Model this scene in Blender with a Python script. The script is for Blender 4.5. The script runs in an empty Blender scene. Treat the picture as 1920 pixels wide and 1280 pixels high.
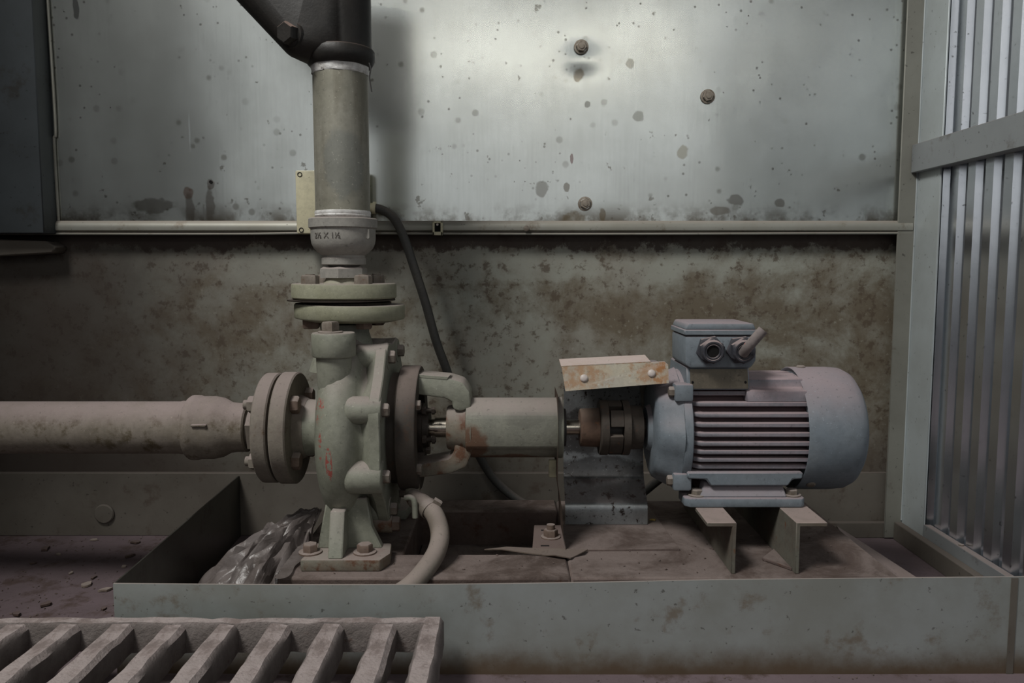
import bpy, bmesh, math, random
from mathutils import Vector, Matrix, noise
random.seed(7)
SC = bpy.context.scene
COL = SC.collection
PI = math.pi

# ------------------------------------------------------------------ camera
F = 1500.0; PITCH = math.radians(5.3); HC = 0.49
_s, _c = math.sin(PITCH), math.cos(PITCH)
cam_d = bpy.data.cameras.new('camera'); cam = bpy.data.objects.new('camera', cam_d); COL.objects.link(cam)
cam_d.sensor_width = 36.0; cam_d.lens = F*36.0/1920.0; cam_d.clip_start = 0.02
cam.location = (0, 0, HC); cam.rotation_euler = (PI/2-PITCH, 0, 0)
SC.camera = cam

# ------------------------------------------------------------------ light
w = bpy.data.worlds.new('world'); SC.world = w; w.use_nodes = True
bg = w.node_tree.nodes['Background']; bg.inputs[0].default_value = (0.80, 0.90, 1.0, 1); bg.inputs[1].default_value = 0.015
def area(name, loc, target, sx, sy, power, col):
    l = bpy.data.lights.new(name, 'AREA'); l.shape = 'RECTANGLE'; l.size = sx; l.size_y = sy; l.energy = power; l.color = col
    o = bpy.data.objects.new(name, l); COL.objects.link(o); o.location = loc
    o.rotation_euler = (Vector(target)-Vector(loc)).to_track_quat('-Z', 'Y').to_euler()
    return o
area('roof_opening', (-1.15, -0.20, 2.6), (-0.1, 1.2, 0.3), 0.8, 0.6, 64, (1.0, 0.985, 0.95))
area('tube_lamp', (0.25, -2.3, 1.85), (0.25, 1.4, 0.8), 1.7, 0.06, 2.6, (1.0, 0.93, 0.80))
area('doorway_daylight', (0.2, -2.6, 1.55), (0.2, 0.0, 1.3), 4.0, 1.9, 15, (0.97, 0.99, 1.0))
SC.view_settings.view_transform = 'Standard'; SC.view_settings.look = 'None'
SC.view_settings.gamma = 1.0; SC.view_settings.use_curve_mapping = False; SC.view_settings.exposure = 0.0

# ------------------------------------------------------------------ photo measurement -> metres
def _d(px, py):
    dx = (px-960)/F; dy = -(py-640)/F
    return dx, _c+dy*_s, -_s+dy*_c
def P(px, py, Y):
    a = _d(px, py); t = Y/a[1]; return Vector((a[0]*t, Y, HC+a[2]*t))
def XX(px, py, Y): return P(px, py, Y).x
def ZZ(py, Y): return P(960, py, Y).z

YA = 1.15; ZA = 0.2576      # pump and motor axis
YB = 1.44                    # back wall
ZT = 0.117                   # tray rim
ZB = 0.095                   # top of the base
ZC = 0.163                   # top of the motor rails

# ------------------------------------------------------------------ mesh helpers
def q(axis):
    return Vector((0, 0, 1)).rotation_difference(Vector(axis).normalized()).to_matrix().to_4x4()
def lathe(bm, prof, origin, axis, n=40, rf=None, smooth_close=True):
    """prof: (distance along axis, radius)"""
    M = Matrix.Translation(Vector(origin)) @ q(axis)
    rings = []
    for (a, r) in prof:
        if r < 1e-6:
            rings.append([bm.verts.new(M @ Vector((0, 0, a)))]); continue
        ring = []
        for k in range(n):
            t = 2*PI*k/n
            rr = r if rf is None else rf(t, a, r)
            ring.append(bm.verts.new(M @ Vector((rr*math.cos(t), rr*math.sin(t), a))))
        rings.append(ring)
    for A, Bq in zip(rings[:-1], rings[1:]):
        for k in range(n):
            k2 = (k+1) % n
            if len(A) == 1 and len(Bq) == 1: continue
            if len(A) == 1: bm.faces.new((A[0], Bq[k2], Bq[k]))
            elif len(Bq) == 1: bm.faces.new((A[k], A[k2], Bq[0]))
            else: bm.faces.new((A[k], A[k2], Bq[k2], Bq[k]))
    return bm
def cyl(bm, a, b, r, n=24, r2=None, ch=0.0):
    a = Vector(a); b = Vector(b); L = (b-a).length; r2 = r if r2 is None else r2
    if ch: prof = [(0, 0), (0, r-ch), (ch, r), (L-ch, r2), (L, r2-ch), (L, 0)]
    else: prof = [(0, 0), (0, r), (L, r2), (L, 0)]
    return lathe(bm, prof, a, b-a, n)
def box(bm, x0, x1, y0, y1, z0, z1, bev=0.0, seg=1):
    vs = [bm.verts.new(p) for p in [(x0,y0,z0),(x1,y0,z0),(x1,y1,z0),(x0,y1,z0),(x0,y0,z1),(x1,y0,z1),(x1,y1,z1),(x0,y1,z1)]]
    fs = [bm.faces.new([vs[i] for i in f]) for f in [(0,3,2,1),(4,5,6,7),(0,1,5,4),(1,2,6,5),(2,3,7,6),(3,0,4,7)]]
    if bev:
        es = list({e for f in fs for e in f.edges})
        bmesh.ops.bevel(bm, geom=es, offset=bev, segments=seg, affect='EDGES', profile=0.5)
    return bm
def extrude(bm, pts, vec, bev=0.0, seg=1):
    vec = Vector(vec)
    A = [bm.verts.new(Vector(p)) for p in pts]; Bq = [bm.verts.new(Vector(p)+vec) for p in pts]
    n = len(A); fs = [bm.faces.new(A), bm.faces.new(Bq[::-1])]
    for k in range(n): fs.append(bm.faces.new((A[k], Bq[k], Bq[(k+1) % n], A[(k+1) % n])))
    bmesh.ops.recalc_face_normals(bm, faces=fs)
    if bev:
        es = list({e for f in fs for e in f.edges})
        bmesh.ops.bevel(bm, geom=es, offset=bev, segments=seg, affect='EDGES', profile=0.5)
    return bm
def prism_px(bm, pix, Y0, Y1, bev=0.0, seg=1):
    """outline measured at depth Y0, solid back to Y1"""
    return extrude(bm, [P(x, y, Y0) for x, y in pix], (0, Y1-Y0, 0), bev, seg)
def catmull(pts, m=8):
    pts = [Vector(p) for p in pts]; out = []
    e = [2*pts[0]-pts[1]]+pts+[2*pts[-1]-pts[-2]]
    for i in range(1, len(e)-2):
        p0, p1, p2, p3 = e[i-1:i+3]
        for k in range(m):
            t = k/m
            out.append(0.5*((2*p1)+(p2-p0)*t+(2*p0-5*p1+4*p2-p3)*t*t+(3*p1-p0-3*p2+p3)*t**3))
    out.append(pts[-1]); return out
def tube(bm, pts, r, n=14, m=8, smooth=True, rfun=None):
    path = catmull(pts, m) if smooth else [Vector(p) for p in pts]
    up = Vector((0.13, 0.31, 0.94)); rings = []
    N = len(path)
    for i, p in enumerate(path):
        t = (path[min(i+1, N-1)]-path[max(i-1, 0)]).normalized()
        up = (up-t*up.dot(t)).normalized(); sd = t.cross(up)
        rr = r if rfun is None else rfun(i/(N-1))
        rings.append([bm.verts.new(p+rr*(math.cos(2*PI*k/n)*up+math.sin(2*PI*k/n)*sd)) for k in range(n)])
    for A, Bq in zip(rings[:-1], rings[1:]):
        for k in range(n): bm.faces.new((A[k], A[(k+1) % n], Bq[(k+1) % n], Bq[k]))
    bm.faces.new(rings[0][::-1]); bm.faces.new(rings[-1]); return bm
def hexhead(bm, r, h, base=(0, 0, 0), axis=(0, 0, 1), washer=0.0, wh=0.002, sides=6, rot=0.0):
    M = Matrix.Translation(Vector(base)) @ q(axis) @ Matrix.Rotation(rot, 4, 'Z')
    z = 0.0
    if washer:
        lathe(bm, [(0, 0), (0, washer), (wh*0.8, washer), (wh, washer-wh*0.3), (wh, 0)], base, axis, 20); z = wh
    def ring(rr, zz): return [bm.verts.new(M @ Vector((rr*math.cos(2*PI*k/sides), rr*math.sin(2*PI*k/sides), zz))) for k in range(sides)]
    R = [ring(r, z), ring(r, z+h*0.82), ring(r*0.86, z+h)]
    for A, Bq in zip(R[:-1], R[1:]):
        for k in range(sides): bm.faces.new((A[k], A[(k+1) % sides], Bq[(k+1) % sides], Bq[k]))
    bm.faces.new(R[-1]); bm.faces.new(R[0][::-1]); return bm

def finish(name, bm, mat, ang=38):
    me = bpy.data.meshes.new(name)
    bmesh.ops.recalc_face_normals(bm, faces=bm.faces[:])
    bm.to_mesh(me); bm.free()
    me.shade_smooth(); me.set_sharp_from_angle(angle=math.radians(ang))
    if mat: me.materials.append(mat)
    return me
def root(name, label, cat, loc, group=None, kind=None):
    o = bpy.data.objects.new(name, None); COL.objects.link(o); o.location = loc; o.empty_display_size = 0.02
    tag(o, label, cat, group, kind); return o
def tag(o, label=None, cat=None, group=None, kind=None):
    if label: o['label'] = label
    if cat: o['category'] = cat
    if group: o['group'] = group
    if kind: o['kind'] = kind
    return o
def world_loc(o):
    v = Vector((0, 0, 0))
    while o: v += o.location; o = o.parent
    return v
def obj(name, bm, mat, parent=None, ang=38, label=None):
    """one mesh, verts given in world metres; origin at the foot of its box"""
    bm.verts.ensure_lookup_table()
    lo = Vector([min(v.co[i] for v in bm.verts) for i in range(3)]); hi = Vector([max(v.co[i] for v in bm.verts) for i in range(3)])
    org = (lo+hi)/2
    if parent is None: org.z = lo.z
    for v in bm.verts: v.co -= org
    o = bpy.data.objects.new(name, finish(name, bm, mat, ang)); COL.objects.link(o)
    o.parent = parent; o.location = org-(world_loc(parent) if parent else Vector((0, 0, 0)))
    if label: o['label'] = label
    return o
def inst(name, me, parent, loc, axis=None, spin=0.0):
    o = bpy.data.objects.new(name, me); COL.objects.link(o); o.parent = parent
    o.location = Vector(loc)-(world_loc(parent) if parent else Vector((0, 0, 0)))
    M = (q(axis) if axis is not None else Matrix.Identity(4)) @ Matrix.Rotation(spin, 4, 'Z')
    o.rotation_euler = M.to_euler(); return o
def NB(): return bmesh.new()

# ------------------------------------------------------------------ materials
def lin(c):
    def f(v):
        v /= 255.0
        return v/12.92 if v <= 0.04045 else ((v+0.055)/1.055)**2.4
    return (f(c[0]), f(c[1]), f(c[2]), 1.0)
class NT:
    def __init__(s, name):
        s.m = bpy.data.materials.new(name); s.m.use_nodes = True; s.t = s.m.node_tree; s.n = s.t.nodes
        s.b = s.n['Principled BSDF']; s.tc = s.n.new('ShaderNodeTexCoord'); s.co = s.tc.outputs['Object']
    def new(s, typ, **kw):
        n = s.n.new(typ)
        for k, v in kw.items(): setattr(n, k, v)
        return n
    def link(s, a, b): s.t.links.new(a, b)
    def setin(s, sock, v):
        if hasattr(v, 'is_output') or hasattr(v, 'links') and not isinstance(v, (int, float, tuple)): s.link(v, sock)
        else: sock.default_value = v
    def noise(s, scale, detail=6, rough=0.6, vec=None, dist=0.0, stretch=None):
        v = vec or s.co
        if stretch:
            mp = s.new('ShaderNodeMapping'); mp.inputs['Scale'].default_value = stretch; s.link(v, mp.inputs[0]); v = mp.outputs[0]
        n = s.new('ShaderNodeTexNoise'); n.inputs['Scale'].default_value = scale; n.inputs['Detail'].default_value = detail
        n.inputs['Roughness'].default_value = rough; n.inputs['Distortion'].default_value = dist
        s.link(v, n.inputs['Vector']); return n.outputs['Fac']
    def voro(s, scale, vec=None):
        n = s.new('ShaderNodeTexVoronoi'); n.inputs['Scale'].default_value = scale; s.link(vec or s.co, n.inputs['Vector']); return n.outputs['Distance']
    def ramp(s, v, lo, hi, a=0.0, b=1.0):
        n = s.new('ShaderNodeMapRange'); n.interpolation_type = 'SMOOTHSTEP'
        n.inputs['From Min'].default_value = lo; n.inputs['From Max'].default_value = hi
        n.inputs['To Min'].default_value = a; n.inputs['To Max'].default_value = b
        s.link(v, n.inputs['Value']); return n.outputs[0]
    def math(s, op, a, b=0.0):
        n = s.new('ShaderNodeMath', operation=op); s.setin(n.inputs[0], a); s.setin(n.inputs[1], b); return n.outputs[0]
    def mix(s, fac, a, b):
        n = s.new('ShaderNodeMix', data_type='RGBA'); s.setin(n.inputs[0], fac); s.setin(n.inputs[6], a); s.setin(n.inputs[7], b); return n.outputs[2]
    def nz(s):
        g = s.new('ShaderNodeNewGeometry'); x = s.new('ShaderNodeSeparateXYZ'); s.link(g.outputs['Normal'], x.inputs[0]); return x.outputs[2]
    def xyz(s):
        x = s.new('ShaderNodeSeparateXYZ'); s.link(s.co, x.inputs[0]); return x.outputs
    def blob(s, c, rad, warp=0.0, wscale=12.0):
        """1 inside an ellipsoid patch round c (object metres), 0 outside, ragged by noise"""
        m = s.new('ShaderNodeVectorMath', operation='SUBTRACT'); s.link(s.co, m.inputs[0]); m.inputs[1].default_value = c
        d = s.new('ShaderNodeVectorMath', operation='DIVIDE'); s.link(m.outputs[0], d.inputs[0]); d.inputs[1].default_value = rad
        l = s.new('ShaderNodeVectorMath', operation='LENGTH'); s.link(d.outputs[0], l.inputs[0])
        v = l.outputs['Value']
        if warp: v = s.math('ADD', v, s.math('MULTIPLY', s.math('SUBTRACT', s.noise(wscale, 7, 0.65), 0.5), warp))
        return s.ramp(v, 0.75, 1.05, 1.0, 0.0)
    def bump(s, h, strength=0.2, dist=0.002):
        n = s.new('ShaderNodeBump'); n.inputs['Strength'].default_value = strength; n.inputs['Distance'].default_value = dist
        s.link(h, n.inputs['Height']); s.link(n.outputs[0], s.b.inputs['Normal'])
    def out(s, col, rough=0.6, metal=0.0, spec=0.5):
        s.setin(s.b.inputs['Base Color'], col); s.setin(s.b.inputs['Roughness'], rough); s.setin(s.b.inputs['Metallic'], metal)
        s.b.inputs['Specular IOR Level'].default_value = spec
        return s.m

def grime(name, a, b, scale=18, spot=None, sscale=60, slo=0.60, shi=0.70, dust=None, damt=0.8, dlo=0.25, dhi=0.85,
          rough=0.65, metal=0.0, bump=0.25, bdist=0.0015, bscale=90, spec=0.4, extra=None, blotch=None, dblotch=None):
    t = NT(name)
    col = t.mix(t.ramp(t.noise(scale, 8, 0.65), 0.32, 0.68), lin(a), lin(b))
    col = t.mix(t.ramp(t.noise(scale*7, 5, 0.7), 0.35, 0.75, 0.0, 0.35), col, lin([v*0.72 for v in a]))
    if spot: col = t.mix(t.ramp(t.noise(sscale, 7, 0.7), slo, shi), col, lin(spot))
    if blotch: col = t.mix(t.ramp(t.noise(blotch[1], 9, 0.72, dist=0.5), blotch[2], blotch[3], 0, 0.85), col, lin(blotch[0]))
    if extra: col = extra(t, col)
    r = rough; mt = metal
    if dust:
        f = t.math('MULTIPLY', t.ramp(t.nz(), dlo, dhi), t.ramp(t.noise(scale*2, 6, 0.6), 0.2, 0.6, damt*0.65, damt))
        dc = lin(dust)
        if dblotch: dc = t.mix(t.ramp(t.noise(dblotch[1], 10, 0.72, dist=0.4), dblotch[2], dblotch[3]), dc, lin(dblotch[0]))
        col = t.mix(f, col, dc)
        r = t.math('ADD', t.math('MULTIPLY', f, 0.95-rough), rough)
        if metal: mt = t.math('MULTIPLY', t.math('SUBTRACT', 1.0, f), metal)
    col = t.mix(t.ramp(t.noise(330, 2, 0.5), 0.66, 0.74, 0, 0.35), col, lin([min(235, v*1.3) for v in b]))
    col = t.mix(t.ramp(t.noise(210, 3, 0.6), 0.62, 0.72, 0, 0.40), col, lin([v*0.55 for v in a]))
    t.bump(t.math('ADD', t.noise(bscale, 8, 0.7), t.math('MULTIPLY', t.noise(bscale*3.5, 4, 0.6), 0.35)), bump*1.2, bdist)
    return t.out(col, r, mt, spec)

DUST = (148, 137, 132)
def red_marks(t, col):
    # flaking red paint daubs left on the casing
    n = t.ramp(t.noise(95, 6, 0.7), 0.50, 0.56)
    m1 = t.math('MULTIPLY', t.blob((-0.021, -0.14, 0.045), (0.010, 0.06, 0.022), 0.7, 60), n)
    m2 = t.math('MULTIPLY', t.blob((-0.006, -0.14, -0.022), (0.005, 0.06, 0.026), 0.5, 90), t.ramp(t.noise(160, 3, 0.6), 0.47, 0.52))
    m3 = t.math('MULTIPLY', t.blob((-0.018, -0.14, 0.0), (0.003, 0.06, 0.02), 0.5, 90), n)
    f = t.math('MAXIMUM', t.math('MAXIMUM', m1, m2), m3)
    return t.mix(f, col, lin((148, 80, 72)))
M = {}
M['pump'] = grime('pump_green_paint', (126, 128, 114), (140, 141, 128), 14, (84, 70, 56), 70, 0.69, 0.76, DUST, 0.85, rough=0.5)
M['volute'] = grime('volute_green_paint', (126, 128, 114), (140, 141, 128), 14, (84, 70, 56), 70, 0.70, 0.77, DUST, 0.85, rough=0.5, extra=red_marks)
M['pump_rust'] = grime('pump_rusted_paint', (122, 120, 108), (110, 94, 80), 22, (92, 62, 44), 40, 0.50, 0.62, DUST, 0.7, rough=0.7)
M['pump_dark'] = grime('pump_shaded_grime', (66, 60, 53), (54, 48, 42), 18, (70, 52, 40), 40, 0.55, 0.66, (120, 108, 102), 0.85, rough=0.65)  # shadow of the casing flange put into the dirty bracket colour
def housing_rust(t, col):
    f = t.blob((-0.060, -0.045, -0.022), (0.028, 0.06, 0.034), 1.3, 30)
    f2 = t.blob((-0.01, -0.035, -0.044), (0.075, 0.05, 0.010), 1.2, 30)
    g = t.blob((0.02, -0.045, 0.02), (0.03, 0.05, 0.014), 1.6, 40)
    col = t.mix(t.math('MULTIPLY', g, 0.35), col, lin((84, 82, 76)))
    return t.mix(t.math('MULTIPLY', t.math('MAXIMUM', f, f2), 0.85), col, lin((98, 68, 50)))
M['housing'] = grime('housing_green_paint', (132, 132, 120), (118, 118, 108), 22, (90, 84, 74), 60, 0.60, 0.72, DUST, 0.8, rough=0.55, extra=housing_rust)
M['flange'] = grime('flange_olive_paint', (134, 134, 112), (146, 146, 126), 16, (80, 60, 44), 60, 0.66, 0.72, DUST, 0.9, rough=0.6)
M['flange_dusty'] = grime('flange_dusty', (128, 121, 110), (112, 103, 95), 20, (92, 74, 58), 45, 0.58, 0.70, (140, 128, 124), 0.9, rough=0.8)
M['bolt'] = grime('bolt_steel', (130, 122, 112), (108, 98, 88), 60, (104, 72, 52), 120, 0.58, 0.70, DUST, 0.8, rough=0.65, metal=0.2)
M['bolt_rust'] = grime('bolt_rusty', (116, 99, 88), (98, 82, 72), 60, (120, 84, 64), 120, 0.58, 0.70, DUST, 0.7, rough=0.8)
def pipe_patch(t, col):
    f = t.blob((0.010, -0.04, -0.045), (0.030, 0.06, 0.055), 1.6, 18)
    col = t.mix(t.math('MULTIPLY', f, 0.5), col, lin((112, 117, 115)))
    g = t.ramp(t.noise(14, 6, 0.6, stretch=(3, 3, 0.35)), 0.45, 0.68, 0, 0.6)
    return t.mix(g, col, lin((106, 101, 86)))
M['galv_pipe'] = grime('galvanised_pipe', (140, 138, 124), (156, 154, 142), 10, (108, 100, 88), 26, 0.60, 0.72, DUST, 0.7, rough=0.5, metal=0.35, bump=0.12, extra=pipe_patch)
M['dusty_pipe'] = grime('dusty_pipe', (112, 104, 92), (128, 120, 110), 16, (80, 70, 52), 34, 0.50, 0.68, (142, 129, 126), 0.92, 0.05, 0.9, rough=0.85)
M['cast'] = grime('grey_cast_fitting', (140, 138, 132), (150, 147, 140), 16, (100, 92, 84), 60, 0.68, 0.78, DUST, 0.9, rough=0.55)
M['black_cast'] = grime('black_cast_iron', (34, 33, 31), (44, 41, 38), 20, (60, 54, 48), 70, 0.66, 0.78, (140, 118, 108), 0.75, 0.35, 0.9, rough=0.5)
M['letter'] = grime('cast_lettering_dark', (88, 84, 78), (98, 94, 88), 60, rough=0.7)  # darker than the fitting so its same-coloured raised letters read
M['wall_bolt'] = grime('wall_bolt_steel', (150, 142, 130), (124, 114, 102), 90, (88, 70, 54), 140, 0.58, 0.70, rough=0.5, metal=0.3)
M['tape'] = grime('thread_tape', (224, 224, 222), (180, 177, 172), 60, (60, 54, 48), 60, 0.60, 0.66, rough=0.5, bump=0.6)
M['black_rubber'] = grime('black_rubber', (40, 40, 40), (50, 48, 46), 30, None, dust=(96, 88, 84), damt=0.5, rough=0.6)
M['dark_steel'] = grime('dark_oily_steel', (46, 41, 36), (60, 52, 45), 40, (84, 56, 38), 60, 0.60, 0.70, (92, 82, 76), 0.6, rough=0.55, metal=0.3)
M['shaft'] = grime('bright_steel', (196, 190, 178), (170, 160, 146), 50, (110, 84, 60), 90, 0.66, 0.74, rough=0.25, metal=1.0, bump=0.05)
M['rust'] = grime('rusted_iron', (104, 82, 68), (86, 68, 58), 30, (128, 80, 50), 40, 0.56, 0.68, (120, 106, 96), 0.6, rough=0.85)
M['coupling'] = grime('coupling_iron', (70, 63, 56), (58, 51, 45), 40, (94, 62, 44), 60, 0.58, 0.70, (104, 94, 86), 0.6, rough=0.7)
M['motor'] = grime('motor_blue_grey_paint', (112, 122, 130), (122, 130, 136), 12, (104, 98, 96), 60, 0.72, 0.80, (148, 135, 138), 0.92, 0.1, 0.9, rough=0.5, bump=0.18)
M['fin'] = grime('fin_blue_grey_paint', (118, 120, 126), (134, 124, 130), 14, (100, 92, 92), 60, 0.70, 0.80, (164, 146, 148), 0.95, 0.1, 0.8, rough=0.6, bump=0.2)
M['motor_core'] = grime('motor_core_dusty_shaded', (66, 52, 54), (80, 62, 64), 14, None, dust=(118, 98, 100), damt=0.8, dlo=0.5, rough=0.8)  # dust-red core, with the shade of the fin gaps put into its colour
M['plate'] = grime('tarnished_nameplate', (84, 78, 68), (98, 90, 78), 30, (62, 54, 46), 60, 0.60, 0.70, rough=0.4, metal=0.5, bump=0.08)
M['gland'] = grime('black_gland', (54, 56, 62), (70, 70, 76), 40, None, dust=(160, 144, 142), damt=0.9, dlo=0.25, dhi=0.85, rough=0.5)
M['hole'] = grime('dark_inside', (10, 9, 9), (14, 12, 12), 40, rough=0.9)
M['cable'] = grime('dark_grey_cable', (58, 58, 56), (70, 68, 64), 20, None, dust=(110, 102, 96), damt=0.6, rough=0.55, bump=0.1)
M['cable_grey'] = grime('light_grey_cable', (132, 122, 120), (120, 112, 110), 30, None, dust=DUST, damt=0.8, rough=0.7)
M['cream'] = grime('cream_plastic', (206, 200, 170), (196, 190, 162), 16, (150, 138, 108), 60, 0.70, 0.80, rough=0.45, bump=0.05)
M_GALV = lambda: grime('galvanised_guard', (160, 164, 166), (140, 142, 142), 24, (56, 46, 42), 75, 0.56, 0.64, (124, 108, 106), 0.7, 0.5, 0.95, rough=0.35, metal=0.7, bump=0.1, extra=soot)
def flap_rust(t, col):
    f = t.blob((-0.055, 0, 0.002), (0.050, 0.1, 0.024), 2.2, 45); g = t.blob((0.05, 0, 0.004), (0.035, 0.1, 0.016), 2.2, 60)
    n = t.ramp(t.noise(80, 6, 0.7), 0.40, 0.60, 0.15, 0.70)
    return t.mix(t.math('MULTIPLY', t.math('MAXIMUM', f, g), n), col, lin((150, 108, 68)))
def soot(t, col):
    f = t.blob((-0.03, 0, 0.005), (0.055, 0.2, 0.045), 1.8, 24); g = t.blob((-0.01, 0, -0.055), (0.09, 0.2, 0.022), 1.3, 18)
    return t.mix(t.math('MULTIPLY', t.math('MAXIMUM', f, g), 0.75), col, lin((52, 46, 44)))
M['cream_rust'] = grime('rust_stained_cream_paint', (178, 170, 150), (160, 156, 146), 18, (146, 100, 58), 26, 0.56, 0.66, (190, 174, 168), 0.95, 0.3, 0.8, rough=0.55, bump=0.1, extra=flap_rust)
M['galv'] = M_GALV()
M['rivet'] = grime('pale_rivet', (206, 196, 190), (196, 186, 180), 40, rough=0.5, bump=0.05)
M['strap'] = grime('rusty_strap', (112, 96, 84), (94, 78, 68), 24, (84, 56, 42), 50, 0.58, 0.68, (112, 98, 94), 0.9, rough=0.85)
M['base'] = grime('base_rusty_dust', (104, 90, 84), (82, 68, 62), 12, (74, 52, 42), 26, 0.55, 0.68, (120, 108, 103), 0.95, dblotch=((78, 66, 60), 11, 0.42, 0.64), rough=0.9, bump=0.6, bdist=0.003, bscale=60)
M['base_edge'] = grime('base_plate_dust', (112, 98, 92), (96, 82, 78), 10, (92, 66, 50), 22, 0.58, 0.70, (124, 112, 107), 0.95, dblotch=((80, 67, 61), 9, 0.42, 0.66), rough=0.9, bump=0.5, bdist=0.002, bscale=70)
M['rail'] = grime('rail_greenish_steel', (108, 106, 96), (96, 84, 74), 16, (104, 72, 52), 40, 0.60, 0.70, (156, 140, 134), 0.95, rough=0.75)
M['hose'] = grime('grey_hose', (132, 124, 114), (116, 106, 96), 24, (108, 80, 60), 40, 0.62, 0.72, (146, 134, 128), 0.7, rough=0.75)
M['grate'] = grime('dusty_grate', (124, 116, 112), (102, 94, 90), 22, (92, 78, 72), 50, 0.60, 0.72, (168, 156, 153), 0.95, 0.2, 0.8, dblotch=((132, 119, 115), 30, 0.45, 0.62), rough=0.9, bump=0.8, bdist=0.004, bscale=70)
M['red_wire'] = grime('red_wire', (190, 110, 104), (170, 96, 90), 60, rough=0.5, bump=0.05)
M['pale_wire'] = grime('pale_wire', (196, 180, 172), (180, 164, 156), 60, rough=0.5, bump=0.05)
M['flake'] = grime('paint_flake', (146, 134, 122), (116, 102, 92), 60, dust=DUST, damt=0.6, rough=0.9)
M['peel'] = grime('peeled_paint', (112, 100, 88), (96, 84, 76), 30, dust=(124, 112, 106), damt=0.6, rough=0.9)
M['flake_dark'] = grime('rust_flake', (70, 56, 50), (86, 70, 62), 60, dust=(110, 96, 94), damt=0.6, rough=0.95)
M['crumb'] = grime('dirt_crumb', (98, 84, 78), (120, 106, 100), 200, rough=0.95)
M['flake_yellow'] = grime('yellow_chip', (176, 152, 84), (150, 128, 76), 60, rough=0.8)
M['plank'] = grime('dusty_board', (120, 108, 98), (100, 88, 80), 18, (76, 62, 54), 30, 0.60, 0.72, (134, 120, 116), 0.9, rough=0.9)

# floor
t = NT('floor_dusty_steel')
c = t.mix(t.ramp(t.noise(5, 8, 0.6), 0.3, 0.7), lin((112, 98, 102)), lin((94, 82, 84)))
c = t.mix(t.ramp(t.noise(14, 8, 0.7), 0.52, 0.66), c, lin((80, 66, 62)))
c = t.mix(t.ramp(t.noise(120, 4, 0.7), 0.60, 0.72, 0, 0.6), c, lin((64, 52, 50)))
t.bump(t.noise(50, 9, 0.7), 0.5, 0.003); M['floor'] = t.out(c, 0.9, 0, 0.3)
# upper stainless sheet, object origin = bottom middle of the sheet
t = NT('brushed_stainless_sheet')
sm = t.noise(4.5, 8, 0.62); br = t.noise(40, 4, 0.6, stretch=(6, 1, 0.25))
c = t.mix(t.ramp(sm, 0.30, 0.72), lin((214, 218, 214)), lin((192, 195, 190)))
c = t.mix(t.math('MULTIPLY', t.ramp(br, 0.35, 0.7), 0.07), c, lin((130, 132, 130)))
x = t.xyz()
low = t.ramp(x[2], 0.0, 0.22, 1.0, 0.0)
sp = t.math('ADD', t.noise(34, 6, 0.62), t.math('MULTIPLY', low, 0.045))
c = t.mix(t.ramp(sp, 0.665, 0.705, 0, 0.65), c, lin((104, 98, 86)))
c = t.mix(t.ramp(t.noise(110, 3, 0.6), 0.70, 0.74, 0, 0.8), c, lin((70, 62, 54)))
den = t.ramp(t.noise(5, 3, 0.5), 0.40, 0.62)
c = t.mix(t.math('MULTIPLY', t.math('MULTIPLY', t.ramp(t.voro(26), 0.10, 0.20, 1.0, 0.0), den), 0.55), c, lin((110, 106, 94)))
c = t.mix(t.math('MULTIPLY', t.math('MULTIPLY', t.ramp(t.voro(58), 0.09, 0.16, 1.0, 0.0), t.ramp(t.noise(7, 3, 0.5), 0.42, 0.6)), 0.6), c, lin((84, 78, 68)))
wat = t.noise(9, 9, 0.7)
c = t.mix(t.math('MULTIPLY', t.ramp(x[2], 0.0, 0.05, 1.0, 0.0), t.ramp(wat, 0.42, 0.58)), c, lin((96, 86, 72)))
for (px, py, rx, rz, cc) in [(353,362,.009,.012,(120,84,62)),(356,395,.009,.030,(104,96,86)),(395,345,.007,.010,(110,98,88)),(394,385,.009,.034,(106,98,88)),
                             (290,385,.036,.014,(98,92,80)),(142,15,.006,.020,(30,30,30)),(1197,218,.010,.010,(128,128,118)),(1182,118,.008,.009,(128,124,112)),
                             (1280,285,.010,.012,(150,144,124)),(1102,196,.006,.006,(90,88,80)),(1062,352,.006,.010,(92,78,58)),(1130,402,.006,.012,(100,84,58)),
                             (1015,355,.012,.014,(120,116,108)),(1380,375,.016,.010,(100,94,84)),(1462,380,.010,.008,(104,96,84)),(1350,395,.02,.008,(112,104,92)),
                             (1085,140,.010,.012,(110,92,62)),(1072,298,.003,.009,(96,44,42)),(355,245,.0016,.034,(226,230,230)),(1075,412,.02,.016,(112,100,80))]:
    p = P(px, py, 1.42); c = t.mix(t.math('MULTIPLY', t.blob((p.x, 0, p.z-0.56), (rx, 1, rz), 1.5, 60), 0.62), c, lin(cc))
t.bump(br, 0.015, 0.0005)
M['sheet'] = t.out(c, 0.225, 0.92, 0.5)
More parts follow.
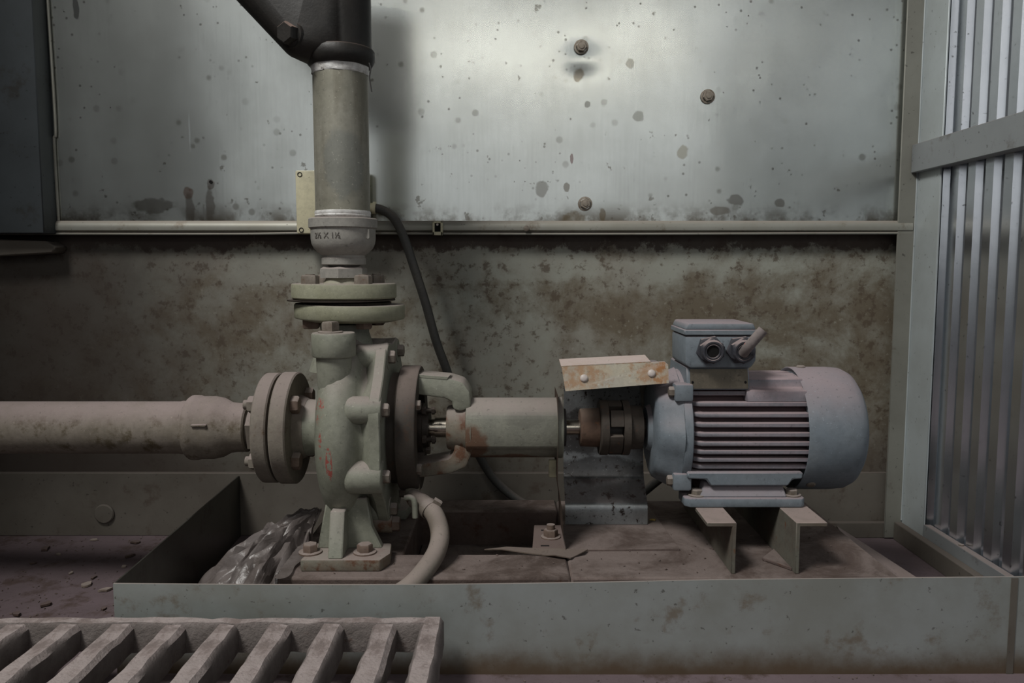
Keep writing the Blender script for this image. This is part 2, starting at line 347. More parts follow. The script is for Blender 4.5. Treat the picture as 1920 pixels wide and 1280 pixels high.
# lower wall: grey-green sheet under brown grime, object origin at floor level
t = NT('grimy_lower_wall')
n1 = t.noise(3.2, 10, 0.7); n2 = t.noise(13, 11, 0.74); n3 = t.noise(58, 8, 0.72); n4 = t.noise(7, 9, 0.7, dist=0.6)
c = t.mix(t.ramp(n1, 0.33, 0.67), lin((148, 150, 140)), lin((128, 122, 112)))
br1 = P(1460, 640, 1.44); br2 = P(520, 660, 1.44); br3 = P(960, 560, 1.44); lg = P(1000, 690, 1.44); ltop = P(700, 500, 1.44)
brown = t.math('ADD', t.blob((br1.x, 0, br1.z), (0.42, 1, 0.15), 1.5, 5), t.math('MULTIPLY', t.blob((br2.x, 0, br2.z), (0.34, 1, 0.13), 1.8, 6), 0.55))
brown = t.math('ADD', brown, t.math('MULTIPLY', t.blob((br3.x, 0, br3.z), (0.24, 1, 0.06), 1.6, 8), 0.5))
clear = t.math('ADD', t.blob((lg.x, 0, lg.z), (0.22, 1, 0.10), 1.4, 6), t.blob((ltop.x, 0, ltop.z), (0.5, 1, 0.035), 1.2, 8))
amt = t.math('ADD', t.math('MULTIPLY', t.math('ADD', n2, n4), 0.5), t.math('SUBTRACT', t.math('MULTIPLY', brown, 0.075), t.math('MULTIPLY', clear, 0.07)))
c = t.mix(t.ramp(amt, 0.44, 0.64, 0, 0.92), c, lin((98, 88, 72)))
c = t.mix(t.ramp(t.math('ADD', n3, t.math('MULTIPLY', t.math('SUBTRACT', n2, 0.5), 0.5)), 0.53, 0.62, 0, 0.75), c, lin((80, 68, 56)))
c = t.mix(t.ramp(t.math('ADD', t.noise(85, 6, 0.65), t.math('MULTIPLY', t.math('SUBTRACT', n4, 0.5), 0.6)), 0.64, 0.72, 0, 0.40), c, lin((158, 156, 144)))
x = t.xyz()
topz = ZZ(440, 1.44)
streak = t.math('ADD', t.noise(20, 9, 0.74), t.ramp(x[2], topz-0.06, topz-0.005, -0.24, 0.22))
c = t.mix(t.ramp(streak, 0.54, 0.64, 0, 0.9), c, lin((60, 48, 42)))
c = t.mix(t.ramp(x[2], 0.08, 0.26, 0.85, 0), c, lin((74, 66, 59)))  # shade towards the wall foot painted into the colour
c = t.mix(t.math('MULTIPLY', t.ramp(t.math('ADD', x[0], t.math('MULTIPLY', n4, 0.3)), -0.18, -0.62), 0.86), c, lin((58, 50, 45)))  # darkens towards the left, part grime and part painted shade
t.bump(n3, 0.12, 0.001)
M['lower_wall'] = t.out(c, 0.72, 0.0, 0.35)
# galvanised sheet metal in general (tray, rails, right wall)
def sheetmetal(name, a, b, dirt, lo=None, rough=0.42, metal=0.55, dirt_lo=0.55, dirt_hi=0.7, dust=None, zr=None):
    t = NT(name)
    c = t.mix(t.ramp(t.noise(6, 8, 0.65), 0.3, 0.7), lin(a), lin(b))
    c = t.mix(t.ramp(t.noise(18, 9, 0.7), dirt_lo, dirt_hi, 0, 0.75), c, lin(dirt))
    c = t.mix(t.ramp(t.noise(130, 3, 0.6), 0.66, 0.72, 0, 0.6), c, lin([v*0.5 for v in dirt]))
    if zr:
        z = t.xyz()[2]; f = t.ramp(t.math('ADD', z, t.math('MULTIPLY', t.math('SUBTRACT', t.noise(16, 8, 0.7), 0.5), 0.05)), zr[0], zr[1], 1.0, 0.0)
        c = t.mix(f, c, lin(zr[2]))
    r = rough
    if dust:
        f = t.math('MULTIPLY', t.ramp(t.nz(), 0.3, 0.9), 0.9); c = t.mix(f, c, lin(dust)); r = t.math('ADD', t.math('MULTIPLY', f, 0.4), rough)
    t.bump(t.noise(60, 6, 0.6), 0.06, 0.001)
    return t.out(c, r, metal, 0.4)
M['tray'] = sheetmetal('tray_galvanised', (164, 170, 169), (146, 149, 143), (122, 110, 94), metal=0.35, dust=(160, 150, 144), zr=(-0.060, -0.018, (104, 90, 74)))
M['tray_shaded'] = sheetmetal('tray_shaded_inside', (84, 84, 78), (70, 69, 64), (56, 50, 45), rough=0.4, metal=0.6)  # same galvanised sheet, shade of its inner face put into the colour
M['kick'] = sheetmetal('kick_plate', (112, 107, 99), (98, 92, 84), (82, 70, 61), dust=(104, 96, 90), rough=0.6, metal=0.25)
M['corr'] = sheetmetal('corrugated_sheet', (222, 226, 232), (206, 210, 216), (120, 118, 114), rough=0.24, metal=0.97, dirt_lo=0.66, dirt_hi=0.76)
M['corner'] = sheetmetal('corner_angle', (178, 186, 188), (164, 170, 170), (120, 110, 96), rough=0.45, metal=0.25, dirt_lo=0.64, dirt_hi=0.74)
M['leg'] = sheetmetal('corner_back_leg', (134, 134, 126), (120, 119, 111), (92, 84, 74), rough=0.55, metal=0.2, dirt_lo=0.60, dirt_hi=0.72)
M['rail_bar'] = sheetmetal('flat_rail', (150, 154, 156), (142, 146, 148), (112, 108, 104), rough=0.5, metal=0.4, dust=(140, 128, 124))
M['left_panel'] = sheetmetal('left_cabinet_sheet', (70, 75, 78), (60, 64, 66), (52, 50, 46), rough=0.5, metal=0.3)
M['lip'] = sheetmetal('sheet_lip', (152, 152, 144), (138, 136, 126), (100, 86, 70), rough=0.5, metal=0.4, dust=(160, 150, 140))
# crumpled film
t = NT('clear_plastic_film')
c = t.mix(t.ramp(t.noise(16, 6, 0.6), 0.35, 0.65), lin((120, 112, 109)), lin((92, 84, 80)))
t.bump(t.noise(40, 5, 0.6, dist=1.2), 0.45, 0.004); M['film'] = t.out(c, 0.36, 0.0, 0.55)
M['film'].node_tree.nodes['Principled BSDF'].inputs['Alpha'].default_value = 0.86

# ================================================================== setting
bm = NB(); box(bm, -1.6, 1.2, -0.6, 1.50, -0.03, 0.0)
tag(obj('floor', bm, M['floor']), 'dusty mauve floor plate under the grate and pump tray', 'floor', kind='structure')

wb = root('wall_back', 'grimy sheet-metal back wall behind the pump', 'wall', (0, YB, 0), kind='structure')
bm = NB(); box(bm, -1.6, 0.76, YB, YB+0.02, 0.0, 0.60)
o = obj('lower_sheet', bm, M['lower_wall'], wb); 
# shift mesh so object coords have z=0 at floor and x=0 at camera axis
def recentre(o, org):
    d = Vector(org)-world_loc(o)
    for v in o.data.vertices: v.co -= d
    o.location = o.location+d
recentre(o, (0, YB, 0))
# upper stainless sheet with gentle buckling and a dent round its top bolt
YU = 1.42; ZL = ZZ(430, 1.405)
dent = P(1090, 110, YU)
bm = NB(); nx, nz = 190, 66; x0, x1, z0, z1 = -0.80, 0.72, ZL, ZL+0.52
gv = []
for j in range(nz+1):
    row = []
    for i in range(nx+1):
        X = x0+(x1-x0)*i/nx; Z = z0+(z1-z0)*j/nz
        y = 0.0016*noise.noise(Vector((X*4.0, 0.3, Z*3.0)))+0.0004*noise.noise(Vector((X*13, 4.3, Z*9)))
        d2 = ((X-dent.x)/0.030)**2+((Z-dent.z)/0.022)**2; y += 0.0032*math.exp(-d2)
        row.append(bm.verts.new((X, YU+y, Z)))
    gv.append(row)
for j in range(nz):
    for i in range(nx): bm.faces.new((gv[j][i], gv[j][i+1], gv[j+1][i+1], gv[j+1][i]))
us = obj('upper_sheet', bm, M['sheet'], wb, 60); recentre(us, (0, YU, 0.56))
bm = NB()   # rolled bottom lip
prof = [(YU+0.004, ZL+0.016), (1.4145, ZL+0.0155), (1.4095, ZL+0.011), (1.408, ZL+0.004), (1.4085, ZL-0.001), (1.413, ZL-0.004), (1.424, ZL-0.004)]
extrude(bm, [(-0.80, a, b) for a, b in prof], (1.50, 0, 0)); obj('bottom_lip', bm, M['lip'], wb)
bm = NB(); tube(bm, [(-0.90, 1.412, ZL-0.007), (-0.5, 1.412, ZL-0.0075), (-0.32, 1.412, ZL-0.006), (0.1, 1.412, ZL-0.0075), (0.70, 1.412, ZL-0.006)], 0.0022, 8, 12)
obj('lip_wire', bm, M['lip'], wb)
bm = NB(); tube(bm, [(-0.795, 1.4165, ZL+0.01), (-0.796, 1.4165, ZL+0.15), (-0.792, 1.4165, ZL+0.19), (-0.796, 1.4165, ZL+0.5)], 0.0025, 8, 6); obj('seam_bead', bm, M['lip'], wb)
bm = NB(); lathe(bm, [(0, 0.0125), (0.0015, 0.0125), (0.002, 0.0095)], (0, 0, 0), (0, 0, 1), 20); hexhead(bm, 0.0095, 0.006, (0, 0, 0.001)); lathe(bm, [(0.006, 0.005), (0.0085, 0.0045), (0.009, 0)], (0, 0, 0), (0, 0, 1), 16)
wbolt = finish('wall_bolt', bm, M['wall_bolt'])
for px, py in [(1090, 88), (1327, 181), (1097, 382)]: inst('bolt', wbolt, wb, P(px, py, YU-0.001), (0, -1, 0), px)
bm = NB(); lathe(bm, [(0, 0.005), (0.002, 0.005), (0.003, 0.003), (0.003, 0)], (0, 0, 0), (0, 0, 1), 14); scr = finish('lip_screw', bm, M['bolt'])
inst('screw', scr, wb, P(987, 428, 1.405), (0, -1, 0))
bm = NB(); lathe(bm, [(0, 0.0028), (0.0008, 0.0028), (0.0008, 0.0016), (0.0002, 0.0016), (0.0002, 0)], (0, 0, 0), (0, 0, 1), 12); hol = finish('screw_hole', bm, M['hole'])
inst('screw_hole', hol, wb, P(395, 341, YU-0.002), (0, -1, 0))
# kick plate along the wall foot
kick = root('baseboard_back', 'dusty kick plate along the foot of the back wall', 'baseboard', (0, 1.43, 0), kind='structure')
bm = NB(); box(bm, -0.954, 0.685, 1.428, YB-0.0005, 0, ZT, 0.001); obj('kick_sheet', bm, M['kick'], kick)
bm = NB(); box(bm, 0.30, 0.685, 1.415, 1.4275, 0, 0.028, 0.001); obj('foot_strip', bm, M['kick'], kick)
bm = NB(); cyl(bm, P(197, 962, 1.428), P(197, 962, 1.428)+Vector((0, -0.006, 0)), 0.018, 24, ch=0.002); obj('round_boss', bm, M['kick'], kick)

# left projecting cabinet sheet
wl = root('wall_left', 'dark sheet-metal cabinet side projecting at the left of the back wall', 'wall', (-1.1, 1.38, ZL), kind='structure')
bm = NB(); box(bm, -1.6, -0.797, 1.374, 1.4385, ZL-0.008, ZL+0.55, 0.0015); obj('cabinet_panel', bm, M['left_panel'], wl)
bm = NB(); box(bm, -0.970, -0.955, 0.60, 1.373, 0.0, 1.70, 0.001); box(bm, -0.970, -0.955, 1.373, 1.4395, 0.0, 0.50, 0.001); obj('shade_partition', bm, M['left_panel'], wl)  # partition added out of view, sized to shade the left of the wall
bm = NB(); pts = [P(0, 449, 1.40), P(85, 452, 1.40), P(104, 462, 1.40), P(98, 474, 1.40), P(0, 480, 1.40)]
pts = [Vector((-1.4, 1.40, pts[0].z))]+pts+[Vector((-1.4, 1.40, pts[-1].z))]
extrude(bm, pts, (0, 0.0395, 0), 0.002); obj('ledge_bar', bm, M['kick'], wl)

# right wall: corner angle, corrugated sheet, rails
XR = 0.716
wr = root('wall_right', 'corrugated sheet-metal wall at the right with a flat rail', 'wall', (XR, 1.0, 0), kind='structure')
bm = NB(); box(bm, 0.674, 0.7044, 1.410, 1.4135, 0.002, 1.15, 0.0008); obj('corner_back_leg', bm, M['leg'], wr)
bm = NB(); tube(bm, [(0.7035, 1.4095, 0.035), (0.7035, 1.4095, 0.6), (0.7035, 1.4095, 1.15)], 0.0014, 8, 2); obj('corner_fold', bm, M['corner'], wr)
bm = NB(); box(bm, 0.7045, 0.708, 1.335, 1.4135, 0.002, 1.15, 0.0008)
obj('corner_angle', bm, M['corner'], wr)
bm = NB(); prof = []; y = 1.44; pit = 0.047; k = 0
while y > 0.1:
    prof += [(0.727, y), (0.727, y-0.017), (0.7175, y-0.0215), (0.7175, y-0.042)]; y -= pit
A = [bm.verts.new((a, b, 0.03)) for a, b in prof]; Bv = [bm.verts.new((a, b, 1.2)) for a, b in prof]
for i in range(len(A)-1): bm.faces.new((A[i], A[i+1], Bv[i+1], Bv[i]))
obj('corrugated_sheet', bm, M['corr'], wr, 20)
zr0, zr1 = 0.6525, 0.7005
bm = NB(); box(bm, 0.692, 0.704, 0.1, 1.409, zr0, zr1, 0.001); box(bm, 0.704, 0.7172, 0.1, 1.409, zr0+0.001, zr0+0.005); obj('flat_rail', bm, M['rail_bar'], wr)
bm = NB(); box(bm, 0.690, 0.704, 0.94, 1.409, 0.0, 0.032, 0.001); obj('foot_strip', bm, M['kick'], wr)
bm = NB(); box(bm, 0.7045, 0.7165, 0.94, 1.334, 0.0, 0.052, 0.001); obj('bottom_rail', bm, M['rail_bar'], wr)
bm = NB(); cyl(bm, (0.7105, 1.23, 0.0515), (0.7105, 1.23, 0.054), 0.004, 12); obj('screw', bm, M['bolt'], wr)
bm = NB(); box(bm, 0.7275, 0.74, 0.1, 1.46, 0.0, 1.2); obj('backing', bm, M['left_panel'], wr)

# ================================================================== drip tray
tr = root('drip_tray', 'folded galvanised sheet tray around the pump base', 'tray', (0.05, 0.93, 0))
xl0 = XX(213, 1093, 0.93)
bm = NB()
N = 40
vt = []
for i in range(N+1):
    u = i/N; X = xl0+(0.689-xl0)*u
    top = ZZ(1093-14*u+5*math.sin(PI*min(1, u*1.6)), 0.93)
    b = 0.0025*math.sin(PI*u)
    vt.append([bm.verts.new((X, 0.9285-b, 0.0)), bm.verts.new((X, 0.9285-b, top)), bm.verts.new((X, 0.931-b, top)), bm.verts.new((X, 0.931-b, 0.0))])
for A, Bv in zip(vt[:-1], vt[1:]):
    for k in range(3): bm.faces.new((A[k], A[k+1], Bv[k+1], Bv[k]))
bm.faces.new(vt[0]); bm.faces.new(vt[-1][::-1]); o = obj('front_wall', bm, M['tray'], tr)
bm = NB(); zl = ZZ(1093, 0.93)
extrude(bm, [(xl0, 0.9315, 0), (xl0-0.020, 1.4275, 0), (xl0-0.020, 1.4275, zl), (xl0, 0.9315, zl)], (0.002, 0, 0)); obj('side_wall', bm, M['tray_shaded'], tr)
bm = NB(); box(bm, 0.598, 0.606, 0.9268, 0.9284, 0.0, ZT+0.003); obj('corner_seam', bm, M['kick'], tr)

# ================================================================== base frame
bf = root('pump_base_frame', 'rusty dust-covered base frame carrying pump and motor', 'base', (0.1, 1.15, 0))
bm = NB(); box(bm, -0.300, 0.075, 0.990, 1.075, 0.002, ZB, 0.003); obj('front_beam', bm, M['base'], bf)
bm = NB(); box(bm, -0.300, 0.075, 1.285, 1.350, 0.002, ZB-0.004, 0.003); obj('rear_beam', bm, M['base'], bf)
bm = NB(); box(bm, -0.299, -0.150, 1.0755, 1.2845, 0.002, ZB-0.001, 0.003); obj('end_beam', bm, M['base'], bf)
bm = NB(); box(bm, 0.0755, 0.497, 0.990, 1.330, 0.002, ZB, 0.003); obj('motor_slab', bm, M['base_edge'], bf)
bm = NB(); extrude(bm, [P(1052, 1031, 1.085).to_2d().to_3d()+Vector((0, 0, ZB))]+[Vector((0.235, 1.088, ZB)), Vector((0.225, 1.30, ZB)), Vector((0.080, 1.30, ZB))], (0, 0, 0.003), 0.0005)
obj('shim_plate', bm, M['base_edge'], bf)
for (xa, xb, s) in [(0.251, 0.289, 1), (0.366, 0.406, -1)]:
    bm = NB(); th = 0.0055
    if s > 0: pr = [(xa, ZC), (xb, ZC), (xb, ZB), (xb-th, ZB), (xb-th, ZC-th), (xa, ZC-th)]
    else: pr = [(xa, ZC), (xb, ZC), (xb, ZC-th), (xa+th, ZC-th), (xa+th, ZB), (xa, ZB)]
    extrude(bm, [(a, 1.003, b) for a, b in pr], (0, 0.29, 0), 0.0008); obj('motor_rail', bm, M['rail'], bf)
bm = NB(); extrude(bm, [(0.338, 1.050, ZB), (0.3655, 1.012, ZB), (0.3655, 1.085, ZB)], (0, 0, 0.005), 0.001); obj('weld_plate', bm, M['base_edge'], bf)
bm = NB(); box(bm, -0.149, 0.075, 1.076, 1.284, 0.0, 0.035, 0.002); obj('pit_floor', bm, M['base'], bf)

# ================================================================== centrifugal pump
pu = root('centrifugal_pump', 'grey-green centrifugal pump with flanged ports and bearing bracket', 'pump', (-0.23, YA, ZB))
AX = Vector((1, 0, 0)); A0 = Vector((0, YA, ZA))
def latheX(bm, prof, n=48, rf=None): return lathe(bm, prof, A0, AX, n, rf)
XV = -0.231
bm = NB()
latheX(bm, [(-0.312, 0.030), (-0.300, 0.042), (-0.285, 0.040), (-0.268, 0.044), (-0.2635, 0.060), (-0.2645, 0.085), (-0.2610, 0.110), (-0.2530, 0.127), (-0.2420, 0.1355), (-0.2300, 0.138),
            (-0.2190, 0.1350), (-0.2115, 0.128), (-0.2070, 0.120), (-0.2035, 0.1135), (-0.199, 0.1105), (-0.180, 0.1105), (-0.180, 0.0)], 72)
vo = obj('volute_casing', bm, M['volute'], pu, 50)
recentre(vo, (XV, YA, ZA))
bm = NB()   # casing flange: plate drawn over the bolt corners, flaring out of the volute
def octa(x, rc, rs, w):
    out = []
    for k in range(8):
        a0 = math.radians(22.5+45*k)
        for da in (-w, -w*0.45, w*0.45, w): 
            a = a0+math.radians(da); r = rc if abs(da) < w else rs
            out.append(Vector((x, YA+r*math.cos(a), ZA+r*math.sin(a))))
        a = math.radians(45*(k+1)); out.append(Vector((x, YA+(rs-0.006)*math.cos(a), ZA+(rs-0.006)*math.sin(a))))
    return out
secs = [octa(-0.203, 0.108, 0.108, 10), octa(-0.196, 0.116, 0.116, 10), octa(-0.189, 0.128, 0.124, 10), octa(-0.186, 0.1335, 0.128, 10), octa(-0.1735, 0.1345, 0.129, 10), octa(-0.172, 0.133, 0.1275, 10)]
R_ = [[bm.verts.new(p) for p in sec] for sec in secs]
for A, Bv in zip(R_[:-1], R_[1:]):
    for k in range(len(A)): bm.faces.new((A[k], A[(k+1) % len(A)], Bv[(k+1) % len(A)], Bv[k]))
bm.faces.new(R_[0]); bm.faces.new(R_[-1][::-1]); obj('casing_flange', bm, M['pump'], pu, 45)
for k in range(8):
    a = math.radians(22.5+45*k); cy, cz = YA+0.117*math.cos(a), ZA+0.117*math.sin(a)
    kr = 1.22 if k == 4 else 1.0
    bm = NB(); lathe(bm, [(0, 0.0), (0.001, 0.010*kr), (0.005, 0.0160*kr), (0.009, 0.0180*kr), (0.014, 0.0185*kr), (0.0505, 0.0185*kr), (0.0525, 0.017*kr), (0.0525, 0)], (-0.2235, cy, cz), AX, 24); obj('bolt_boss', bm, M['pump'], pu, 50)
bm = NB(); hexhead(bm, 0.0095, 0.009, washer=0.0, rot=0.3); cbolt = finish('casing_bolt', bm, M['bolt'])
bm = NB(); hexhead(bm, 0.0075, 0.007); sbolt = finish('small_bolt', bm, M['bolt'])
for k in range(8):
    a = math.radians(22.5+45*k); inst('casing_bolt', cbolt, pu, (-0.171, YA+0.117*math.cos(a), ZA+0.117*math.sin(a)), AX, k)
bm = NB(); latheX(bm, [(-0.3325, 0), (-0.3325, 0.079), (-0.3305, 0.081), (-0.3115, 0.081), (-0.3095, 0.079), (-0.3095, 0.048), (-0.296, 0.042)], 64); obj('suction_flange', bm, M['flange_dusty'], pu)
# discharge neck + flange
XD = -0.2405
bm = NB(); lathe(bm, [(ZA+0.085, 0.052), (ZA+0.12, 0.040), (ZA+0.140, 0.034), (ZZ(604, YA)-0.002, 0.036)], (XD, YA, 0), (0, 0, 1), 32); obj('discharge_neck', bm, M['pump'], pu)
zf0, zf1 = ZZ(603, 1.072), ZZ(574, 1.072)
bm = NB(); lathe(bm, [(zf0-0.004, 0), (zf0-0.004, 0.060), (zf0, 0.0765), (zf0+0.002, 0.078), (zf1-0.002, 0.078), (zf1, 0.0765), (zf1, 0)], (XD, YA, 0), (0.018, 0, 1), 64)
obj('discharge_flange', bm, M['flange'], pu)
# priming boss with plug
zb0, zb1 = ZZ(673, 1.03), ZZ(627, 1.03); XB = XX(622, 650, 1.05); YBs = 1.062
bm = NB(); lathe(bm, [(ZA+0.055, 0.016), (ZA+0.075, 0.0225), (zb0-0.001, 0.0235), (zb0, 0.0275), (zb0+0.002, 0.029), (zb1-0.002, 0.029), (zb1, 0.0275), (zb1, 0)], (XB, YBs, 0), (0, 0, 1), 36); obj('priming_boss', bm, M['pump'], pu)
bm = NB(); hexhead(bm, 0.0115, 0.0125, (XB-0.004, YBs, zb1-0.001), (0, 0, 1), 0.0165, 0.003, 4, 0.4); pl = obj('priming_plug', bm, M['bolt'], pu)
# foot: two pads with webs
for s in (-1, 1):
    yf = YA+s*0.140; yi = YA+s*0.075
    bm = NB(); x0f, x1f = -0.276, -0.172
    extrude(bm, [(x0f, yf, ZB), (x1f, yf, ZB), (x1f+0.010, yf-s*0.026, ZB), (x1f+0.006, yi, ZB), (x0f+0.004, yi, ZB)], (0, 0, 0.016), 0.0025, 2); obj('foot_pad', bm, M['pump_rust'] if s < 0 else M['pump'], pu)
    bm = NB()
    extrude(bm, [(-0.264, YA+s*0.096, ZB+0.015), (-0.176, YA+s*0.096, ZB+0.015), (-0.190, YA+s*0.096, ZB+0.045), (-0.196, YA+s*0.096, ZB+0.085), (-0.250, YA+s*0.096, ZB+0.085)], (0, -s*0.016, 0), 0.002)
    obj('foot_plate', bm, M['pump'], pu)
    bm = NB(); extrude(bm, [(-0.2405, YA+s*0.137, ZB+0.0155), (-0.2405, YA+s*0.118, ZB+0.074), (-0.2405, YA+s*0.09, ZB+0.074), (-0.2405, YA+s*0.09, ZB+0.0155)], (0.019, 0, 0), 0.0015); obj('foot_rib', bm, M['pump'], pu)
bm = NB(); hexhead(bm, 0.0105, 0.010, washer=0.0155, wh=0.0025); fbolt = finish('foot_bolt', bm, M['bolt_rust'])
for px, py in [(583, 1031), (685, 1028)]:
    for s in (-1, 1): inst('foot_bolt', fbolt, pu, (XX(px, py, 1.04), YA+s*0.113, ZB+0.016), (0, 0, 1), px)
# drain boss at the casing bottom
bm = NB(); cyl(bm, (-0.205, 1.10, ZA-0.128), (-0.168, 1.10, ZA-0.128), 0.0125, 18, ch=0.001); db = obj('drain_boss', bm, M['pump_rust'], pu)
bm = NB(); hexhead(bm, 0.011, 0.010, (-0.168, 1.10, ZA-0.128), AX); obj('drain_plug', bm, M['bolt_rust'], pu)
# bracket flange
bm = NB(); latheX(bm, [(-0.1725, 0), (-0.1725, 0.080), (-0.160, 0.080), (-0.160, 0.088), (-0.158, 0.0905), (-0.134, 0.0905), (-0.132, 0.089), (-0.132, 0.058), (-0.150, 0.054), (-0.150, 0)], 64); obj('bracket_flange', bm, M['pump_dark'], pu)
for a in (35, -38, 145, -142): 
    ar = math.radians(a); inst('bracket_bolt', sbolt, pu, (-0.1325, YA-0.076*math.cos(ar), ZA+0.076*math.sin(ar)), AX, a)
# gland, studs
bm = NB(); latheX(bm, [(-0.150, 0), (-0.150, 0.036), (-0.128, 0.036), (-0.128, 0.030), (-0.120, 0.028), (-0.120, 0.0115)], 32); obj('gland', bm, M['dark_steel'], pu)
for z in (-0.012, 0.03):
    bm = NB(); cyl(bm, (-0.149, YA-0.030, ZA+z), (-0.108, YA-0.030, ZA+z), 0.0035, 10); hexhead(bm, 0.0065, 0.006, (-0.1275, YA-0.030, ZA+z), AX); hexhead(bm, 0.0055, 0.005, (-0.114, YA-0.030, ZA+z), AX); obj('gland_stud', bm, M['dark_steel'], pu)
bm = NB(); latheX(bm, [(-0.15, 0), (-0.15, 0.0125), (-0.112, 0.0125), (-0.112, 0.0145), (-0.090, 0.0145), (-0.090, 0.011), (0.100, 0.0112), (0.100, 0)], 28); obj('shaft', bm, M['shaft'], pu)
# bracket arms
bm = NB(); prism_px(bm, [(750, 706), (778, 702), (842, 708), (868, 716), (881, 735), (883, 765), (862, 772), (848, 766), (848, 754), (836, 747), (768, 738), (752, 738)], 1.122, 1.178, 0.004, 2); obj('bracket_arm', bm, M['pump'], pu)
bm = NB(); prism_px(bm, [(760, 874), (800, 868), (842, 860), (851, 848), (852, 828), (880, 826), (884, 852), (874, 876), (846, 888), (780, 897), (760, 897)], 1.122, 1.178, 0.004, 2); obj('bracket_arm', bm, M['pump_rust'], pu, label='rust-streaked lower bracket arm')
bm = NB(); prism_px(bm, [(774, 701), (840, 706), (844, 703), (838, 712), (774, 707)], 1.1215, 1.150, 0.0005); obj('arm_rib', bm, M['pump'], pu)
# bearing housing
bm = NB(); prof = []
for k in range(48):
    a = 2*PI*k/48; yy = 0.0435*math.cos(a); zz = 0.0435*math.sin(a)
    if zz < -0.024: yy *= 0.88
    if yy < -0.036: yy = -0.036-(abs(yy)-0.036)*0.55
    prof.append((-0.066, YA+yy, ZA+zz))
extrude(bm, prof, (0.132, 0, 0), 0.003, 2); obj('bearing_housing', bm, M['housing'], pu, 28)
bm = NB(); latheX(bm, [(-0.094, 0), (-0.094, 0.030), (-0.092, 0.032), (-0.085, 0.033), (-0.070, 0.036), (-0.058, 0.041), (-0.058, 0)], 40); obj('bearing_collar', bm, M['pump_rust'], pu)
bm = NB(); latheX(bm, [(0.064, 0), (0.064, 0.0445), (0.072, 0.0445), (0.0735, 0.043), (0.0735, 0)], 48); obj('bearing_cover', bm, M['pump'], pu)
bm = NB(); latheX(bm, [(0.0735, 0), (0.0735, 0.028), (0.078, 0.027), (0.078, 0)], 32); obj('shaft_seal', bm, M['black_rubber'], pu)
bm = NB(); tube(bm, [(-0.147, 1.075, ZA-0.083), (-0.139, 1.073, ZA-0.082), (-0.134, 1.072, ZA-0.088), (-0.133, 1.072, ZA-0.110)], 0.004, 10, 6); obj('leak_tube', bm, M['pump'], pu)

# ================================================================== suction pipe
sp_ = root('suction_pipe', 'thick dusty horizontal suction pipe entering the pump from the left', 'pipe', (-0.7, YA, ZA-0.05))
bm = NB(); latheX(bm, [(-0.9548, 0), (-0.9548, 0.0378), (-0.455, 0.0378), (-0.455, 0)], 48); obj('pipe', bm, M['dusty_pipe'], sp_)
bm = NB(); latheX(bm, [(-0.480, 0.0375), (-0.480, 0.0388), (-0.467, 0.0388), (-0.467, 0.0452), (-0.464, 0.0472), (-0.455, 0.0472), (-0.452, 0.0455), (-0.432, 0.0455), (-0.420, 0.043), (-0.409, 0.037), (-0.398, 0.0355), (-0.384, 0.0355), (-0.382, 0.033), (-0.382, 0.02)], 48); rs = obj('reducing_socket', bm, M['dusty_pipe'], sp_)
bm = NB(); box(bm, -0.4495, -0.428, YA-0.0480, YA-0.040, ZA+0.010, ZA+0.0135, 0.001); obj('mould_rib', bm, M['dusty_pipe'], rs)
bm = NB(); latheX(bm, [(-0.383, 0), (-0.383, 0.027), (-0.378, 0.027)], 28); hexhead(bm, 0.037, 0.016, A0+Vector((-0.378, 0, 0)), AX, rot=0.26); latheX(bm, [(-0.364, 0.027), (-0.357, 0.027)], 28); obj('hex_nipple', bm, M['flange_dusty'], sp_)
bm = NB(); latheX(bm, [(-0.3575, 0), (-0.3575, 0.0775), (-0.3555, 0.0795), (-0.3385, 0.0795), (-0.3365, 0.0775), (-0.3365, 0)], 64); obj('counter_flange', bm, M['flange_dusty'], sp_)
bm = NB(); latheX(bm, [(-0.3363, 0), (-0.3363, 0.062), (-0.3327, 0.062), (-0.3327, 0)], 40); obj('gasket', bm, M['black_rubber'], sp_)
bm = NB(); hexhead(bm, 0.0125, 0.011); big = finish('flange_bolt_head', bm, M['bolt_rust'])
bm = NB(); hexhead(bm, 0.0125, 0.012); cyl(bm, (0, 0, 0.0115), (0, 0, 0.018), 0.007, 12); bigd = finish('flange_nut', bm, M['flange_dusty'])
for k in range(4):
    a = math.radians(45+90*k); c_ = Vector((0, YA+0.057*math.cos(a), ZA+0.057*math.sin(a)))
    inst('flange_bolt', big, sp_, c_+Vector((-0.3092, 0, 0)), AX, k)
    inst('flange_nut', bigd, sp_, c_+Vector((-0.3578, 0, 0)), -AX, k)

# ================================================================== discharge riser
ri = root('discharge_riser', 'upright grey riser pipe bolted above the pump', 'pipe', (XD, YA, zf1))
V0 = Vector((XD, YA, 0)); UP = (0, 0, 1)
u0, u1 = ZZ(563, 1.076), ZZ(533, 1.076)
bm = NB(); lathe(bm, [(u0, 0), (u0, 0.072), (u0+0.002, 0.074), (u1-0.002, 0.074), (u1, 0.0725), (u1, 0.03), (u1+0.006, 0.026), (u1+0.012, 0.024)], V0, UP, 64); obj('counter_flange', bm, M['flange'], ri)
bm = NB(); lathe(bm, [(zf1+0.0005, 0), (zf1+0.0005, 0.062), (zf1+0.003, 0.062), (zf1+0.003, 0)], V0, (0.010, 0, 1), 40)
lathe(bm, [(u0-0.003, 0), (u0-0.003, 0.076), (u0-0.001, 0.076), (u0-0.001, 0)], V0+Vector((-0.004, 0, 0)), (0, 0, 1), 48); obj('gasket', bm, M['dark_steel'], ri)
bm = NB(); hexhead(bm, 0.0125, 0.0125); cyl(bm, (0, 0, 0.012), (0, 0, 0.014), 0.0065, 12); rb = finish('riser_bolt_head', bm, M['bolt'])
